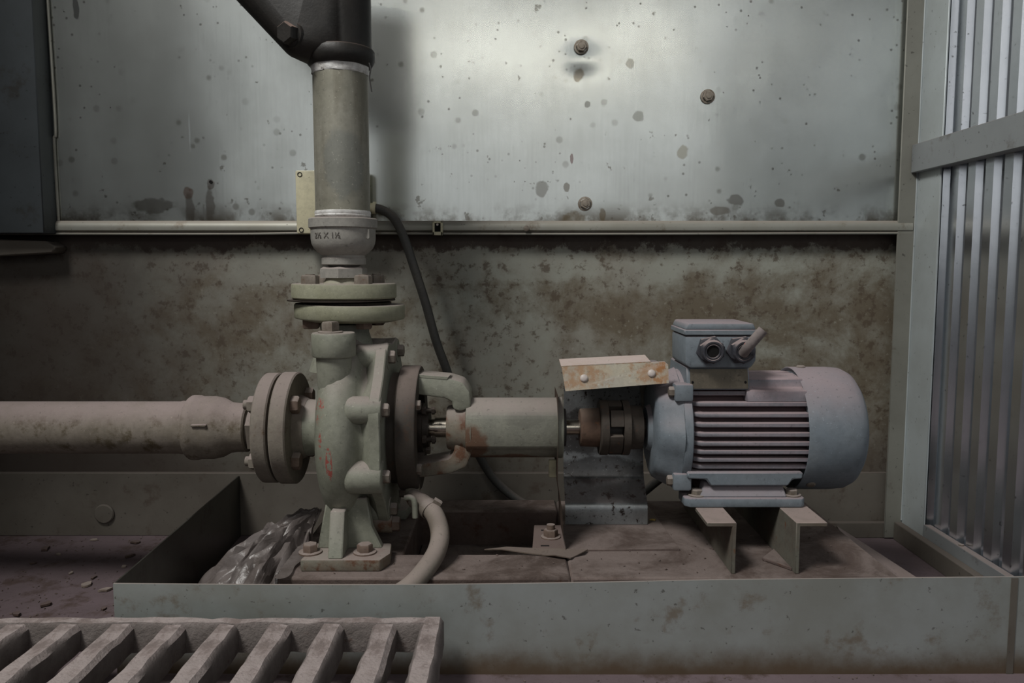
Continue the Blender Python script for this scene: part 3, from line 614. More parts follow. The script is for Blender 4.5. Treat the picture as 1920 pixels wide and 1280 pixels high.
bm = NB(); hexhead(bm, 0.0125, 0.012); rn = finish('riser_nut', bm, M['bolt_rust'])
for k in range(4):
    a = math.radians(45+90*k-4); c_ = Vector((XD+0.053*math.cos(a), YA+0.053*math.sin(a), 0))
    inst('flange_bolt', rb, ri, c_+Vector((0, 0, u1-0.0005)), UP, k+0.4)
    inst('flange_nut', rn, ri, c_+Vector((0, 0, zf0-0.0005)), (0, 0, -1), k)
h0, h1 = ZZ(521, 1.118), ZZ(500, 1.118)
bm = NB(); lathe(bm, [(u1+0.010, 0.0265), (h0, 0.0265)], V0, UP, 30); obj('nipple_thread', bm, M['tape'], ri)
bm = NB(); hexhead(bm, 0.0345, h1-h0, V0+Vector((0, 0, h0)), UP, rot=0.5); obj('hex_nipple', bm, M['cast'], ri)
Yr = 1.105
z = lambda py: ZZ(py, Yr)
bm = NB(); lathe(bm, [(h1, 0.020), (z(497), 0.024), (z(496.5), 0.0300), (z(495), 0.0312), (z(484), 0.0312), (z(482), 0.030), (z(478), 0.030), (z(472), 0.036), (z(464), 0.0415), (z(455), 0.0445), (z(445), 0.0455), (z(427), 0.0455),
    (z(425), 0.0475), (z(424), 0.0482), (z(408), 0.0482), (z(406), 0.047), (z(405.5), 0.038)], V0, UP, 56); red = obj('reducer', bm, M['cast'], ri)
bm = NB(); extrude(bm, [(XD+0.0395, YA-0.026, z(447)), (XD+0.0415, YA-0.026, z(445)), (XD+0.0415, YA-0.026, z(428)), (XD+0.0375, YA-0.026, z(428)), (XD+0.0375, YA-0.026, z(445))], (0, 0.012, 0)); obj('mould_rib', bm, M['cast'], red)
bm = NB(); lathe(bm, [(z(406), 0.036), (z(404), 0.0385), (z(401), 0.0395), (z(399), 0.0388), (z(396), 0.0396), (z(392), 0.0388), (z(391), 0.037)], V0, UP, 48); obj('thread_tape', bm, M['tape'], ri)
zt = ZZ(112, 1.11)
bm = NB(); lathe(bm, [(z(394), 0.0), (z(394), 0.0382), (zt+0.02, 0.0382), (zt+0.02, 0)], V0, UP, 64); obj('pipe', bm, M['galv_pipe'], ri)
bm = NB(); lathe(bm, [(ZZ(129, 1.11), 0.0384), (ZZ(127, 1.11), 0.0392), (ZZ(122, 1.11), 0.0394), (ZZ(114, 1.11), 0.040), (ZZ(104, 1.11), 0.0402), (ZZ(98, 1.11), 0.039)], V0, UP, 48, rf=lambda t, a, r: r+0.0006*math.sin(t*9+a*700)); obj('thread_tape', bm, M['tape'], ri)
bm = NB(); tube(bm, [P(692, 118, 1.12), P(695, 130, 1.118), P(693, 145, 1.118), P(697, 172, 1.116)], 0.0009, 6, 5); obj('tape_tail', bm, M['black_rubber'], ri)
# lettering cast on the reducer
def text_mesh(s, size, depth):
    cu = bpy.data.curves.new('lettering', 'FONT'); cu.body = s; cu.size = size; cu.extrude = depth; cu.align_x = 'CENTER'; cu.align_y = 'CENTER'; cu.resolution_u = 2
    to = bpy.data.objects.new('lettering', cu); COL.objects.link(to)
    dg = bpy.context.evaluated_depsgraph_get(); me = bpy.data.meshes.new_from_object(to.evaluated_get(dg))
    bpy.data.objects.remove(to); bm = NB(); bm.from_mesh(me); return bm
bm = text_mesh('2½ X 1½', 0.0108, 0.0004)
R = 0.0455; zc_ = z(441)
for v in bm.verts:
    a = -PI/2+(v.co.x-0.0150)/R; r = R+0.0004+v.co.z
    v.co = Vector((XD+r*math.cos(a), YA+r*math.sin(a), zc_+v.co.y))
obj('lettering', bm, M['letter'], red)

# ================================================================== black fitting at the top
fi = root('black_pipe_fitting', 'black cast-iron angled fitting screwed on top of the riser', 'pipe fitting', (XD, YA, zt))
bm = NB()
c0, c1 = ZZ(104, 1.10), ZZ(77, 1.10)
lathe(bm, [(c0-0.004, 0.037), (c0-0.004, 0.0415), (c0-0.001, 0.0445), (c0+0.004, 0.0475), (c0+0.008, 0.0485), (c1-0.002, 0.0485), (c1+0.001, 0.0465), (c1+0.002, 0.043)], V0, UP, 56); obj('collar', bm, M['black_cast'], fi)
bm = NB()
dv = Vector((-0.72, 0, 0.69)).normalized(); ds = P(612, 62, YA)
lathe(bm, [(c1-0.004, 0.0), (c1-0.004, 0.044), (c1+0.20, 0.044), (c1+0.20, 0)], V0, UP, 40)
lathe(bm, [(-0.049, 0.012), (-0.044, 0.026), (-0.036, 0.036), (-0.022, 0.0445), (-0.004, 0.048), (0.24, 0.048), (0.24, 0)], ds, dv, 40)
lb = P(563, 73, 1.125); lathe(bm, [(-0.027*math.cos(PI*k/12), max(0.027*math.sin(PI*k/12), 1e-4)) for k in range(13)], lb, (0, 1, 0), 24)
h_ = bmesh.ops.convex_hull(bm, input=bm.verts[:])
bmesh.ops.delete(bm, geom=[e for e in h_['geom_interior'] if isinstance(e, bmesh.types.BMVert)], context='VERTS')
bad = [f for f in bm.faces if f not in set(h_['geom'])]
bmesh.ops.delete(bm, geom=bad, context='FACES')
obj('branch_body', bm, M['black_cast'], fi, 50)
pb = P(548, 65, 1.108)
bm = NB(); lathe(bm, [(-0.03, 0.012), (-0.012, 0.021), (0.0, 0.020), (0.004, 0.018), (0.0045, 0)], pb, (-0.42, -0.9, -0.05), 24); obj('plug_boss', bm, M['black_cast'], fi)
bm = NB(); hexhead(bm, 0.0148, 0.013, pb+Vector((-0.42, -0.9, -0.05)).normalized()*0.004, (-0.42, -0.9, -0.05)); obj('plug', bm, M['black_cast'], fi)
bm = text_mesh('20', 0.018, 0.0005)
for v in bm.verts:
    x_, y_, e_ = -v.co.y, v.co.x, v.co.z
    a = -PI/2+(x_-0.010)/0.045; r = 0.0447+e_
    v.co = Vector((XD+r*math.cos(a), YA+r*math.sin(a), ZZ(2, 1.10)+y_))
obj('lettering', bm, M['dark_steel'], fi)

# ================================================================== junction box, cable, clip
jb = root('junction_box', 'cream plastic junction box on the wall behind the riser', 'electrical box', (XX(625, 380, 1.39), 1.40, ZZ(438, 1.39)))
ja, jc = P(553, 319, 1.375), P(690, 438, 1.375)
bm = NB(); box(bm, ja.x, jc.x, 1.375, 1.405, jc.z, ja.z, 0.003, 2); obj('cover', bm, M['cream'], jb)
for px, py in [(562, 327), (565, 431), (680, 327), (680, 431)]:
    bm = NB(); lathe(bm, [(0, 0.0042), (0.0006, 0.0042), (0.0006, 0.0030), (-0.0005, 0.0030), (-0.0005, 0)], P(px, py, 1.3748), (0, -1, 0), 14); obj('screw', bm, M['hole'], jb)
gp = P(697, 389, 1.388)
bm = NB(); lathe(bm, [(-0.010, 0.0), (-0.010, 0.008), (0.002, 0.008), (0.002, 0.0105), (0.007, 0.0105), (0.0075, 0.009), (0.0075, 0)], gp, (1, 0, -0.1), 18); obj('cable_gland', bm, M['cream'], jb)
bm = NB(); tube(bm, [gp+Vector((0.004, 0, 0)), P(722, 396, 1.385), P(742, 414, 1.378), P(760, 452, 1.372), P(776, 500, 1.37), P(797, 565, 1.37), P(818, 640, 1.372), P(838, 695, 1.375), P(866, 780, 1.385), P(905, 866, 1.395), P(940, 912, 1.395), P(985, 945, 1.39), P(1030, 960, 1.385), P(1100, 968, 1.38), P(1180, 940, 1.375), P(1245, 892, 1.36), P(1290, 868, 1.33)], 0.0076, 14, 8)
tag(obj('power_cable', bm, M['cable']), 'dark grey cable hanging down the wall from the cream box', 'cable')
cl = root('cable_clip', 'small cream plastic clip with a dark socket on the wall lip', 'clip', P(820, 440, 1.40))
e0 = P(811, 415, 1.396); e1 = P(830, 441, 1.396)
bm = NB(); box(bm, e0.x, e0.x+0.0035, 1.392, 1.4045, e1.z, e0.z, 0.0008); box(bm, e1.x-0.0035, e1.x, 1.392, 1.4045, e1.z, e0.z, 0.0008); box(bm, e0.x, e1.x, 1.392, 1.4045, e0.z-0.003, e0.z, 0.0008); box(bm, e0.x, e1.x, 1.392, 1.4045, e1.z, e1.z+0.006, 0.0008); obj('clip_body', bm, M['cream'], cl)
bm = NB(); box(bm, e0.x+0.003, e1.x-0.003, 1.398, 1.4045, e1.z+0.005, e0.z-0.002); obj('socket', bm, M['hole'], cl)
bm = NB(); cyl(bm, P(820, 421, 1.398)+Vector((0, 0, 0)), P(820, 421, 1.395), 0.002, 12); obj('pin', bm, M['rivet'], cl)

# ================================================================== shaft coupling
cp = root('shaft_coupling', 'rusty jaw coupling joining pump shaft to motor', 'coupling', (0.14, YA, ZA-0.04))
bm = NB(); latheX(bm, [(0.0985, 0.0112), (0.0985, 0.026), (0.100, 0.0275), (0.126, 0.0285), (0.126, 0.0112)], 40); obj('pump_hub', bm, M['rust'], cp)
bm = NB(); latheX(bm, [(0.1262, 0.0112), (0.1262, 0.0385), (0.128, 0.040), (0.138, 0.040), (0.138, 0.0112)], 48); obj('pump_jaw_disc', bm, M['coupling'], cp)
def jaw(a0, a1, xa, xb, r0, r1):
    bm = NB(); n = 6; sec = []
    for k in range(n+1): a = math.radians(a0+(a1-a0)*k/n); sec.append((xa, YA-r1*math.cos(a), ZA+r1*math.sin(a)))
    for k in range(n, -1, -1): a = math.radians(a0+(a1-a0)*k/n); sec.append((xa, YA-r0*math.cos(a), ZA+r0*math.sin(a)))
    return extrude(bm, sec, (xb-xa, 0, 0), 0.0008)
for k in range(3):
    obj('pump_jaw', jaw(-58+120*k, -8+120*k, 0.138, 0.158, 0.018, 0.0395), M['coupling'], cp)
    obj('motor_jaw', jaw(12+120*k, 50+120*k, 0.140, 0.159, 0.018, 0.0395), M['coupling'], cp)
bm = NB(); latheX(bm, [(0.138, 0), (0.138, 0.026), (0.158, 0.026), (0.158, 0)], 24); obj('spider', bm, M['black_rubber'], cp)
bm = NB(); latheX(bm, [(0.159, 0), (0.159, 0.040), (0.169, 0.040), (0.170, 0.032), (0.188, 0.031), (0.188, 0)], 44); obj('motor_hub', bm, M['coupling'], cp)

# ================================================================== electric motor
mo = root('electric_motor', 'blue-grey finned electric motor dusted pink with terminal box', 'motor', (0.33, YA, ZC))
XF0, XF1 = 0.243, 0.405
bm = NB(); latheX(bm, [(0.236, 0), (0.236, 0.0715), (XF1+0.03, 0.0715), (XF1+0.03, 0)], 56); obj('stator_frame', bm, M['motor_core'], mo)
bm = NB(); lathe(bm, [(0.194, 0.014), (0.194, 0.030), (0.200, 0.034), (0.200, 0.062), (0.204, 0.070), (0.214, 0.076), (0.226, 0.082), (0.2345, 0.0855), (0.2345, 0)], A0, AX, 48, rf=lambda t, a, r: r if r < 0.05 else r*(1.0+0.035*math.cos(8*t)*(1 if r > 0.06 else 0))); obj('end_bell', bm, M['motor'], mo)
bm = NB(); latheX(bm, [(0.2347, 0.06), (0.2347, 0.0845), (0.236, 0.0855), (0.2455, 0.0855), (0.247, 0.083), (0.247, 0.06)], 56); obj('bell_ring', bm, M['motor'], mo)
for sy, sz in [(-1, -1), (1, -1), (-1, 1), (1, 1)]:
    cy, cz = YA+sy*0.062, ZA+sz*0.062
    bm = NB(); box(bm, 0.222, 0.247, cy-0.012, cy+0.012, cz-0.012, cz+0.012, 0.003, 2); lg_ = obj('bell_lug', bm, M['motor'], mo)
    bm = NB(); hexhead(bm, 0.0075, 0.007, (0.222, cy, cz), (-1, 0, 0)); obj('lug_bolt', bm, M['bolt'], lg_)
# fins (both flanks)
fy = [742, 761, 780, 797.5, 815, 832, 848, 863.5, 878]
for s in (-1, 1):
    for i, py in enumerate(fy):
        zf = ZZ(py, 1.068); dz = zf-ZA
        yt = math.sqrt(max(0.0835**2-dz*dz, 0.058**2)); yc = 0.058
        th = 0.0029
        bm = NB(); ch = 0.014
        pts = [(XF0+0.002, YA+s*yc, zf+th), (XF0+0.002, YA+s*(yt-0.011), zf+th), (XF0+ch, YA+s*yt, zf+th), (XF1, YA+s*yt, zf+th), (XF1, YA+s*yc, zf+th)]
        extrude(bm, pts, (0, 0, -2*th), 0.0008); obj('cooling_fin', bm, M['fin'], mo)
# top shoulders left and right of the crown
for s in (-1, 1):
    bm = NB(); extrude(bm, [(0.322, YA+s*0.066, ZA+0.048), (0.322, YA+s*0.064, ZA+0.064), (0.322, YA+s*0.048, ZA+0.066), (0.322, YA+s*0.046, ZA+0.078), (0.322, YA+s*0.005, ZA+0.081), (0.322, YA+s*0.005, ZA+0.05)], (XF1-0.322, 0, 0), 0.0015); obj('top_shoulder', bm, M['fin'], mo)
zn1, zn0 = ZZ(690, 1.092), ZZ(731, 1.085)
bm = NB(); extrude(bm, [(0.240, 1.086, zn0), (0.240, 1.093, zn1+0.002), (0.240, 1.205, zn1+0.002), (0.240, 1.212, zn0)], (0.086, 0, 0), 0.002); obj('box_pedestal', bm, M['motor'], mo)
bm = NB(); extrude(bm, [(0.2445, 1.0853, zn0+0.002), (0.2445, 1.0918, zn1-0.001), (0.3235, 1.0918, zn1-0.001), (0.3235, 1.0853, zn0+0.002)], (0, -0.001, 0)); npl = obj('nameplate', bm, M['plate'], mo)
for X in (0.2475, 0.320):
    bm = NB(); cyl(bm, (X, 1.0875, zn0+0.011), (X, 1.0850, zn0+0.0105), 0.0016, 10); obj('rivet', bm, M['hole'], npl)
# side rail, foot
zz0, zz1 = ZZ(902, 1.075), ZZ(884, 1.075)
for s in (-1, 1):
    bm = NB(); extrude(bm, [(0.240, YA+s*0.078, zz1), (0.398, YA+s*0.078, zz1), (0.398, YA+s*0.078, zz0+0.004), (0.384, YA+s*0.078, zz0+0.003), (0.378, YA+s*0.078, zz0-0.006), (0.272, YA+s*0.078, zz0-0.006), (0.266, YA+s*0.078, zz0+0.003), (0.240, YA+s*0.078, zz0+0.004)], (0, -s*0.036, 0), 0.002); obj('side_rail', bm, M['motor'], mo)
    zft = ZC+0.013
    bm = NB(); extrude(bm, [(0.258, YA+s*0.078, zft), (0.377, YA+s*0.078, zft), (0.373, YA+s*0.066, zz0-0.004), (0.266, YA+s*0.066, zz0-0.004)], (0, -s*0.02, 0), 0.0015); obj('foot_web', bm, M['motor'], mo)
    bm = NB(); extrude(bm, [(0.243, YA+s*0.084, ZC+0.0005), (0.396, YA+s*0.084, ZC+0.0005), (0.401, YA+s*0.078, ZC+0.0005), (0.401, YA+s*0.040, ZC+0.0005), (0.236, YA+s*0.040, ZC+0.0005), (0.236, YA+s*0.078, ZC+0.0005)], (0, 0, 0.0125), 0.002, 2); obj('foot_pad', bm, M['motor'], mo)
bm = NB(); extrude(bm, [(0.264, YA-0.045, ZC+0.012), (0.376, YA-0.045, ZC+0.012), (0.376, YA-0.045, ZA-0.05), (0.264, YA-0.045, ZA-0.05)], (0, 0.09, 0)); obj('belly', bm, M['motor_core'], mo)
bm = NB(); hexhead(bm, 0.0085, 0.007, washer=0.0125, wh=0.002); mbolt = finish('motor_foot_bolt', bm, M['bolt'])
for X in (0.2555, 0.387):
    for s in (-1, 1): inst('foot_bolt', mbolt, mo, (X, YA+s*0.067, ZC+0.013), UP, X*30)
# fan cover
bm = NB(); latheX(bm, [(0.405, 0.0), (0.405, 0.084), (0.4025, 0.0855), (0.4015, 0.0875), (0.403, 0.0885), (0.455, 0.0885), (0.472, 0.087), (0.482, 0.082), (0.4885, 0.073), (0.491, 0.060), (0.491, 0)], 72); fc = obj('fan_cover', bm, M['motor'], mo)
bm = NB(); lathe(bm, [(0, 0.0065), (0.001, 0.0065), (0.0025, 0.005), (0.003, 0)], (0, 0, 0), UP, 16); fsc = finish('cover_screw', bm, M['bolt'])
for a in (-52, 90, 218):
    ar = math.radians(a); inst('cover_screw', fsc, mo, (0.418, YA-0.0884*math.cos(ar), ZA+0.0884*math.sin(ar)), (0, -math.cos(ar), math.sin(ar)))
bm = NB(); latheX(bm, [(0.188, 0), (0.188, 0.0125), (0.205, 0.0125)], 24); obj('shaft', bm, M['dark_steel'], mo)
# terminal box
YT = 1.083
tb = [(1285, 630), (1418, 630), (1418, 676), (1408, 690), (1294, 690), (1285, 684)]
pts = [P(x, y, YT) for x, y in tb]; bx0, bx1 = pts[0].x, pts[1].x; bz1 = pts[0].z; bz0 = pts[4].z
bm = NB(); extrude(bm, pts, (0, 0.092, 0), 0.003, 2); tbx = obj('terminal_box', bm, M['motor'], mo)
lz0, lz1 = ZZ(629, YT), ZZ(606, YT)
bm = NB(); box(bm, bx0-0.0015, bx1+0.0015, YT-0.0015, YT+0.0935, lz0+0.0005, lz0+0.008, 0.0012); extrude(bm, [(bx0, YT, lz0+0.008), (bx1, YT, lz0+0.008), (bx1-0.004, YT, lz1), (bx0+0.004, YT, lz1)], (0, 0.092, 0), 0.0025, 2); obj('box_lid', bm, M['motor'], tbx)
for sx, px in ((0, 1331), (1, 1387)):
    g = P(px, 655, YT); dirv = Vector((0.05 if sx else -0.02, -1, -0.05))
    bm = NB(); hexhead(bm, 0.0195, 0.008, g, dirv, rot=0.2); hexhead(bm, 0.0175, 0.009, g+dirv.normalized()*0.009, dirv, rot=0.6); lathe(bm, [(0.0165, 0.0158), (0.0200, 0.0150), (0.0215, 0.0138), (0.0215, 0.0118), (0.0200, 0.0112), (0.0200, 0.0098), (0.0210, 0.0094), (0.0205, 0.0084), (0.012, 0.0080), (0.0115, 0)], g, dirv, 30); gl = obj('cable_entry_gland', bm, M['gland'], tbx)
    bm = NB(); lathe(bm, [(0.0186, 0), (0.0186, 0.0079)], g, dirv, 20); obj('gland_mouth', bm, M['hole'], gl)
cs = root('cable_stub', 'cut grey cable end poking up from the right-hand gland', 'cable', P(1400, 652, 1.055))
bm = NB(); tube(bm, [P(1394, 662, 1.062), P(1403, 650, 1.050), P(1417, 634, 1.045), P(1431, 618, 1.043)], 0.0068, 14, 5); obj('sheath', bm, M['cable_grey'], cs)
bm = NB(); tube(bm, [P(1394, 664, 1.068), P(1398, 656, 1.054), P(1404, 642, 1.046)], 0.0024, 8, 5); obj('wire', bm, M['pale_wire'], cs)
bm = NB(); tube(bm, [P(1391, 660, 1.068), P(1394, 652, 1.055), P(1399, 644, 1.048)], 0.002, 8, 5); obj('wire', bm, M['red_wire'], cs)

# ================================================================== coupling guard
gu = root('coupling_guard', 'galvanised coupling guard with rust-stained cream top flap', 'guard', (0.14, 1.24, ZB))
def zz_(py, Y): return ZZ(py, Y)
# profile in Y,Z of the shell behind the coupling
pf = [(1.105, ZZ(688, 1.10)), (1.14, ZZ(676, 1.14)), (1.20, ZZ(676, 1.20)), (1.232, ZZ(690, 1.23)), (1.240, ZZ(730, 1.24)), (1.245, ZZ(830, 1.24)), (1.238, ZZ(885, 1.24)), (1.228, ZZ(905, 1.23)), (1.205, ZZ(935, 1.205)), (1.196, ZZ(950, 1.196)), (1.194, ZB+0.0035)]
sm_ = catmull([(0, a, b) for a, b in pf], 5)
gx0, gx1 = XX(1058, 900, 1.22), XX(1214, 900, 1.20)
bm = NB(); rows = []
for p in sm_: rows.append([bm.verts.new((gx0, p.y, p.z)), bm.verts.new((gx1, p.y, p.z))])
for A, Bv in zip(rows[:-1], rows[1:]): bm.faces.new((A[0], A[1], Bv[1], Bv[0]))
bmesh.ops.recalc_face_normals(bm, faces=bm.faces[:]); bmesh.ops.solidify(bm, geom=bm.faces[:], thickness=0.0012)
obj('guard_shell', bm, M['galv'], gu)
fl = [P(1060, 690, 1.098), P(1250, 679, 1.098), P(1254, 684, 1.092), P(1255, 719, 1.086), P(1060, 734, 1.086)]
bm = NB(); extrude(bm, [P(1053, 688, 1.098), P(1246, 678, 1.098), P(1253, 684, 1.096), P(1254, 718, 1.088), P(1060, 733, 1.088)], (0, 0.0015, 0.0004)); obj('front_flap', bm, M['cream_rust'], gu)
bm = NB(); a_ = P(1052, 688, 1.098); b_ = P(1220, 679.5, 1.098)
extrude(bm, [a_, b_, b_+Vector((0, 0.05, 0.004)), a_+Vector((0, 0.05, 0.004))], (0, 0, 0.0015)); obj('top_sheet', bm, M['cream_rust'], gu)
bm = NB(); lathe(bm, [(-0.003, 0.0055), (0, 0.0055), (0.0015, 0.0048), (0.0025, 0.003), (0.0027, 0)], (0, 0, 0), UP, 18); rvm = finish('flap_rivet', bm, M['rivet'])
for px, py in [(1095, 709), (1222, 700)]: inst('rivet', rvm, gu, P(px, py, 1.0915), (0, -1, 0.1))
bm = NB(); extrude(bm, [P(1200, 720, 1.20), P(1226, 718, 1.20), P(1222, 786, 1.20), P(1206, 788, 1.20)], (0, 0.003, 0)); obj('side_strut', bm, M['rail'], gu)
bm = NB(); sx = [XX(1046, 865, 1.10), XX(1046, 905, 1.10), XX(1053, 950, 1.10), XX(1057, 1000, 1.08), XX(1060, 1020, 1.08)]
zs = [ZZ(742, 1.10), ZZ(905, 1.10), ZZ(950, 1.10), ZZ(1000, 1.095), ZB+0.0055]
rows = []
for a, b, y0 in zip(sx, zs, (1.10, 1.095, 1.09, 1.082, 1.078)):
    rows.append([bm.verts.new((a, y0, b)), bm.verts.new((a, 1.19, b))])
for A, Bv in zip(rows[:-1], rows[1:]): bm.faces.new((A[0], A[1], Bv[1], Bv[0]))
bmesh.ops.solidify(bm, geom=bm.faces[:], thickness=0.002); obj('side_strap', bm, M['strap'], gu)
bm = NB(); zf_ = ZB+0.0035
fp = [(XX(998, 1022, 1.080), 1.080), (XX(1060, 1028, 1.074), 1.074), (XX(1060, 1028, 1.074)+0.001, 1.19), (XX(1004, 972, 1.19)-0.002, 1.19)]
extrude(bm, [(a, b, zf_-0.003) for a, b in fp], (0, 0, 0.003), 0.0006); obj('strap_foot', bm, M['strap'], gu)
bm = NB(); hexhead(bm, 0.0105, 0.010, (XX(1033, 995, 1.13), 1.135, zf_), UP, 0.0145, 0.002); cyl(bm, (XX(1033, 995, 1.13), 1.135, zf_+0.011), (XX(1033, 995, 1.13), 1.135, zf_+0.019), 0.006, 12); obj('foot_bolt', bm, M['bolt_rust'], gu)
for px, Yq in ((1022, 1.165), (1022, 1.098)):
    bm = NB(); box(bm, XX(px, 990, Yq)-0.006, XX(px, 990, Yq)+0.006, Yq-0.002, Yq+0.002, zf_-0.0005, zf_+0.0004); obj('slot', bm, M['hole'], gu)
tb0, tb1 = P(1029, 862, 1.15), P(1044, 895, 1.15)
bm = NB(); box(bm, tb0.x, tb1.x, 1.15, 1.156, tb1.z, tb0.z, 0.001); obj('cream_tab', bm, M['cream'], gu)

# ================================================================== drain hose
ho = root('drain_hose', 'bent grey drain hose curving from under the pump over the base', 'hose', (-0.1, 1.0, 0.02))
hp = [P(778, 935, 1.10), P(795, 945, 1.088), P(815, 965, 1.072), P(825, 1000, 1.055), P(818, 1035, 1.03), P(797, 1068, 1.0), P(770, 1098, 0.972), P(735, 1122, 0.958)]
bm = NB(); tube(bm, hp, 0.0128, 18, 8); obj('hose', bm, M['hose'], ho)
dh = (hp[2]-hp[1]).normalized()
bm = NB(); lathe(bm, [(-0.005, 0.0128), (-0.005, 0.0142), (0.005, 0.0142), (0.005, 0.0128)], hp[1]+dh*0.010, dh, 24); cb_ = obj('hose_clamp', bm, M['bolt'], ho)
bm = NB(); hexhead(bm, 0.005, 0.012, hp[1]+dh*0.010+Vector((0.008, -0.004, 0.013)), (0.8, 0, -0.5)); obj('clamp_screw', bm, M['bolt'], cb_)
bm = NB(); tube(bm, [(-0.142, 1.115, ZA-0.076), (-0.140, 1.112, ZA-0.095), P(776, 930, 1.104), P(788, 940, 1.094)], 0.0105, 14, 6); obj('drain_spigot', bm, M['pump_rust'], ho)

# ================================================================== crumpled plastic bag
bm = NB(); nu, nv = 120, 70; gv = []
apex = Vector((-0.285, 1.15))            # gathered beside the pump foot
for j in range(nv+1):
    row = []
    for i in range(nu+1):
        an = math.radians(120+150*i/nu); rr = j/nv        # fan of folds spreading left and forward
        Lr = 0.155+0.055*math.sin(PI*i/nu)+0.02*noise.noise(Vector((i*0.12, 2, 5)))
        X = apex.x+rr*Lr*math.cos(an)*0.92; Y = apex.y+rr*Lr*math.sin(an)*1.05
        fold = 0.55*abs(noise.noise(Vector((i*0.16, rr*1.2, 0.4))))+0.45*abs(noise.noise(Vector((i*0.37+9, rr*2.6, 1.7))))+0.10*abs(noise.noise(Vector((i*0.5, rr*5, 4.1))))
        env = (1-rr**2.2)
        Z = 0.006+0.128*env-(0.075*fold*min(1, rr*3)*(0.35+env))
        Z += 0.005*noise.noise(Vector((i*0.22, rr*9, 8)))
        X += 0.010*noise.noise(Vector((i*0.2, rr*4, 3))); Y += 0.010*noise.noise(Vector((i*0.2, rr*4, 13)))
        if X > -0.302: Z = max(Z, ZB+0.004)
        row.append(bm.verts.new((max(X, -0.476), max(Y, 0.938), max(Z, 0.003))))
    gv.append(row)
for j in range(nv):
    for i in range(nu): bm.faces.new((gv[j][i], gv[j][i+1], gv[j+1][i+1], gv[j+1][i]))
bmesh.ops.remove_doubles(bm, verts=bm.verts[:], dist=0.00005)
tag(obj('plastic_bag', bm, M['film'], None, 70), 'crumpled dusty clear plastic bag stuffed beside the pump foot', 'bag')

# ================================================================== floor grate
gr = root('floor_grate', 'heavy dusty steel floor grate with parallel bars in the foreground', 'grate', (-0.3, 0.85, 0.03))
GZ = 0.083; GB = 0.049; GY1 = 0.902; GY0 = 0.872
def rough_bar(x0, x1, y0, y1, z0, z1, n=26, along='y', sk=0.0):
    bm = NB(); R = []
    sec = [(0, 0), (0, 0.82), (0.16, 1), (0.84, 1), (1, 0.82), (1, 0)]
    for i in range(n+1):
        u = i/n; ring = []
        for k, (a, b) in enumerate(sec):
            if along == 'y': p = Vector((x0+(x1-x0)*a+sk*(1-u), y0+(y1-y0)*u, z0+(z1-z0)*b))
            else: p = Vector((x0+(x1-x0)*u, y0+(y1-y0)*a, z0+(z1-z0)*b))
            w_ = Vector((noise.noise(p*45), noise.noise(p*45+Vector((5, 0, 0))), noise.noise(p*45+Vector((0, 9, 0)))))
            ring.append(bm.verts.new(p+w_*0.0022))
        R.append(ring)
    for A, Bv in zip(R[:-1], R[1:]):
        for k in range(6): bm.faces.new((A[k], A[(k+1) % 6], Bv[(k+1) % 6], Bv[k]))
    bm.faces.new(R[0][::-1]); bm.faces.new(R[-1]); return bm
xr = XX(833, 1165, GY1)
obj('back_bar', rough_bar(-1.1, xr-0.022, GY0+0.012, GY1, GB, GZ, 60, 'x'), M['grate'], gr)
xs0 = XX(789, 1185, GY0+0.01)
obj('end_bar', rough_bar(xr-0.027, xr, 0.45, GY1, GB, GZ, 30), M['grate'], gr)
for k in range(1, 14):
    xk = xs0-0.0555-0.0605*(k-1)
    if k == 0: continue
    obj('bar', rough_bar(xk, xk+0.0275, 0.45, GY0+0.0125, GB+0.002, GZ-0.001, 26), M['grate'], gr)
for X in (-0.10, -0.55, -0.95):
    bm = NB(); box(bm, X, X+0.02, 0.60, 0.63, 0.0, GB+0.001, 0.002); obj('support_foot', bm, M['grate'], gr)

# ================================================================== loose bits
bm = NB(); p1 = [P(1560, 1010, 1.2), P(1615, 1026, 1.15)]
extrude(bm, [(0.500, 1.155, 0.070), (0.512, 1.235, 0.076), (0.640, 1.06, 0.004), (0.600, 1.015, 0.004)], (0.003, 0.001, 0.006)); tag(obj('loose_board', bm, M['plank']), 'loose thin dusty board leaning on the right end of the base', 'board')
def flake(bm, c, r, h=0.0015, seed=0, squash=0.6):
    rnd = random.Random(seed); n = rnd.randint(6, 9); rot = rnd.random()*6.28; pts = []
    for k in range(n):
        a = 2*PI*k/n; rr = r*(0.55+0.6*rnd.random()); x_, y_ = rr*math.cos(a), rr*squash*math.sin(a)
        pts.append((c[0]+x_*math.cos(rot)-y_*math.sin(rot), c[1]+x_*math.sin(rot)+y_*math.cos(rot), c[2]+h*0.6*rnd.random()))
    A = [bm.verts.new(p) for p in pts]; Bv = [bm.verts.new((p[0], p[1], p[2]+h)) for p in pts]
    bm.faces.new(A[::-1]); bm.faces.new(Bv)
    for k in range(n): bm.faces.new((A[k], A[(k+1) % n], Bv[(k+1) % n], Bv[k]))
def PZ(px, py, z):
    a = _d(px, py); tt = (z-HC)/a[2]; return Vector((a[0]*tt, a[1]*tt, z))
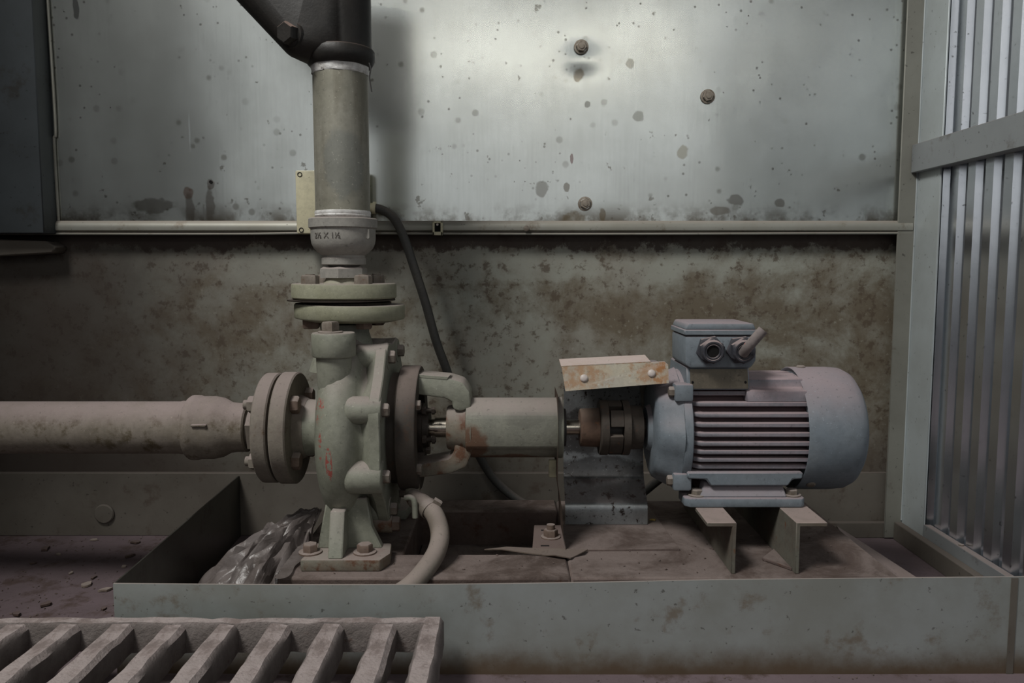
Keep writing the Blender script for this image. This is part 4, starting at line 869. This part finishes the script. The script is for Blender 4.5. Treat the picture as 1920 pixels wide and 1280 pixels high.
fl_ = [(163, 1098, .011, 1, 'larger of two pale curled flakes lying left of the tray corner'), (198, 1108, .010, 1, 'pale curled flake lying closest to the tray front corner'), (85, 1135, .011, 0, 'dark rust flake on the floor just above the grate bars'),
       (62, 1057, .008, 0, 'dark rust flake at the far left middle of the floor'), (133, 1075, .006, 1, 'small pale flake left of the two curled flakes'), (175, 1084, .007, 0, 'dark flake just above the larger curled pale flake'),
       (175, 1013, .008, 1, 'whitish flake against the foot of the kick plate'), (253, 1018, .011, 0, 'large dark flake near the kick plate beside the sloping tray rim'), (232, 1063, .007, 1, 'pale flake touching the foot of the tray side wall'),
       (243, 1044, .010, 0, 'dark flake by the middle of the tray side wall'), (110, 1040, .006, 1, 'small pale flake at the middle of the open floor'), (32, 1153, .009, 0, 'dark rust flake at the left end of the grate'),
       (195, 1142, .007, 0, 'dark flake between tray corner and grate'), (85, 1031, .011, 0, 'elongated dark flake at the left of the floor below the round boss')]
for i, (px, py, r, k, lab) in enumerate(fl_):
    bm = NB(); flake(bm, PZ(px, py, 0.0002), r, 0.003 if r > .008 else .002, i); tag(obj('debris_flake', bm, M['flake'] if k else M['flake_dark']), lab, 'debris', 'flakes on the floor left of the tray')
bm = NB(); pf_ = [(908, 1031), (950, 1029), (1000, 1034), (1040, 1031), (1102, 1034), (1094, 1041), (1078, 1044), (1070, 1050), (1040, 1047), (1022, 1042), (985, 1040), (940, 1036)]
extrude(bm, [PZ(x_, y_, ZB+0.0005)+Vector((0, 0, 0.002*(k % 3))) for k, (x_, y_) in enumerate(pf_)], (0, 0, 0.0015)); tag(obj('peeled_paint_flake', bm, M['peel']), 'long ragged peeled paint flake on the base below the guard strap', 'debris')
for i, (px, py, r) in enumerate([(1202, 977, .011), (1225, 976, .006)]):
    bm = NB(); flake(bm, PZ(px, py, ZB+0.0035), r, 0.002, 30+i); tag(obj('yellow_chip', bm, M['flake_yellow']), ['larger', 'smaller'][i]+' yellow chip on the base beside the guard shell', 'debris')
bm = NB(); rnd = random.Random(3)
for k in range(700):
    zone = rnd.random()
    if zone < 0.5: c_ = Vector((rnd.uniform(-0.95, xl0-0.01), rnd.uniform(0.935, 1.42), 0.0002))
    elif zone < 0.75: c_ = Vector((rnd.uniform(-0.28, 0.48), rnd.uniform(1.0, 1.27), ZB+0.0002))
    else: c_ = Vector((rnd.uniform(-0.9, 0.66), rnd.uniform(0.80, 0.925), 0.0002))
    if c_.z > 0.05 and -0.155 < c_.x < 0.08 and 1.07 < c_.y < 1.29: continue
    flake(bm, c_, rnd.uniform(0.0006, 0.0022), 0.0010, 100+k)
tag(obj('dirt_crumbs', bm, M['crumb']), 'fine crumbs of rust and dirt scattered over floor and base', 'dirt', kind='stuff')
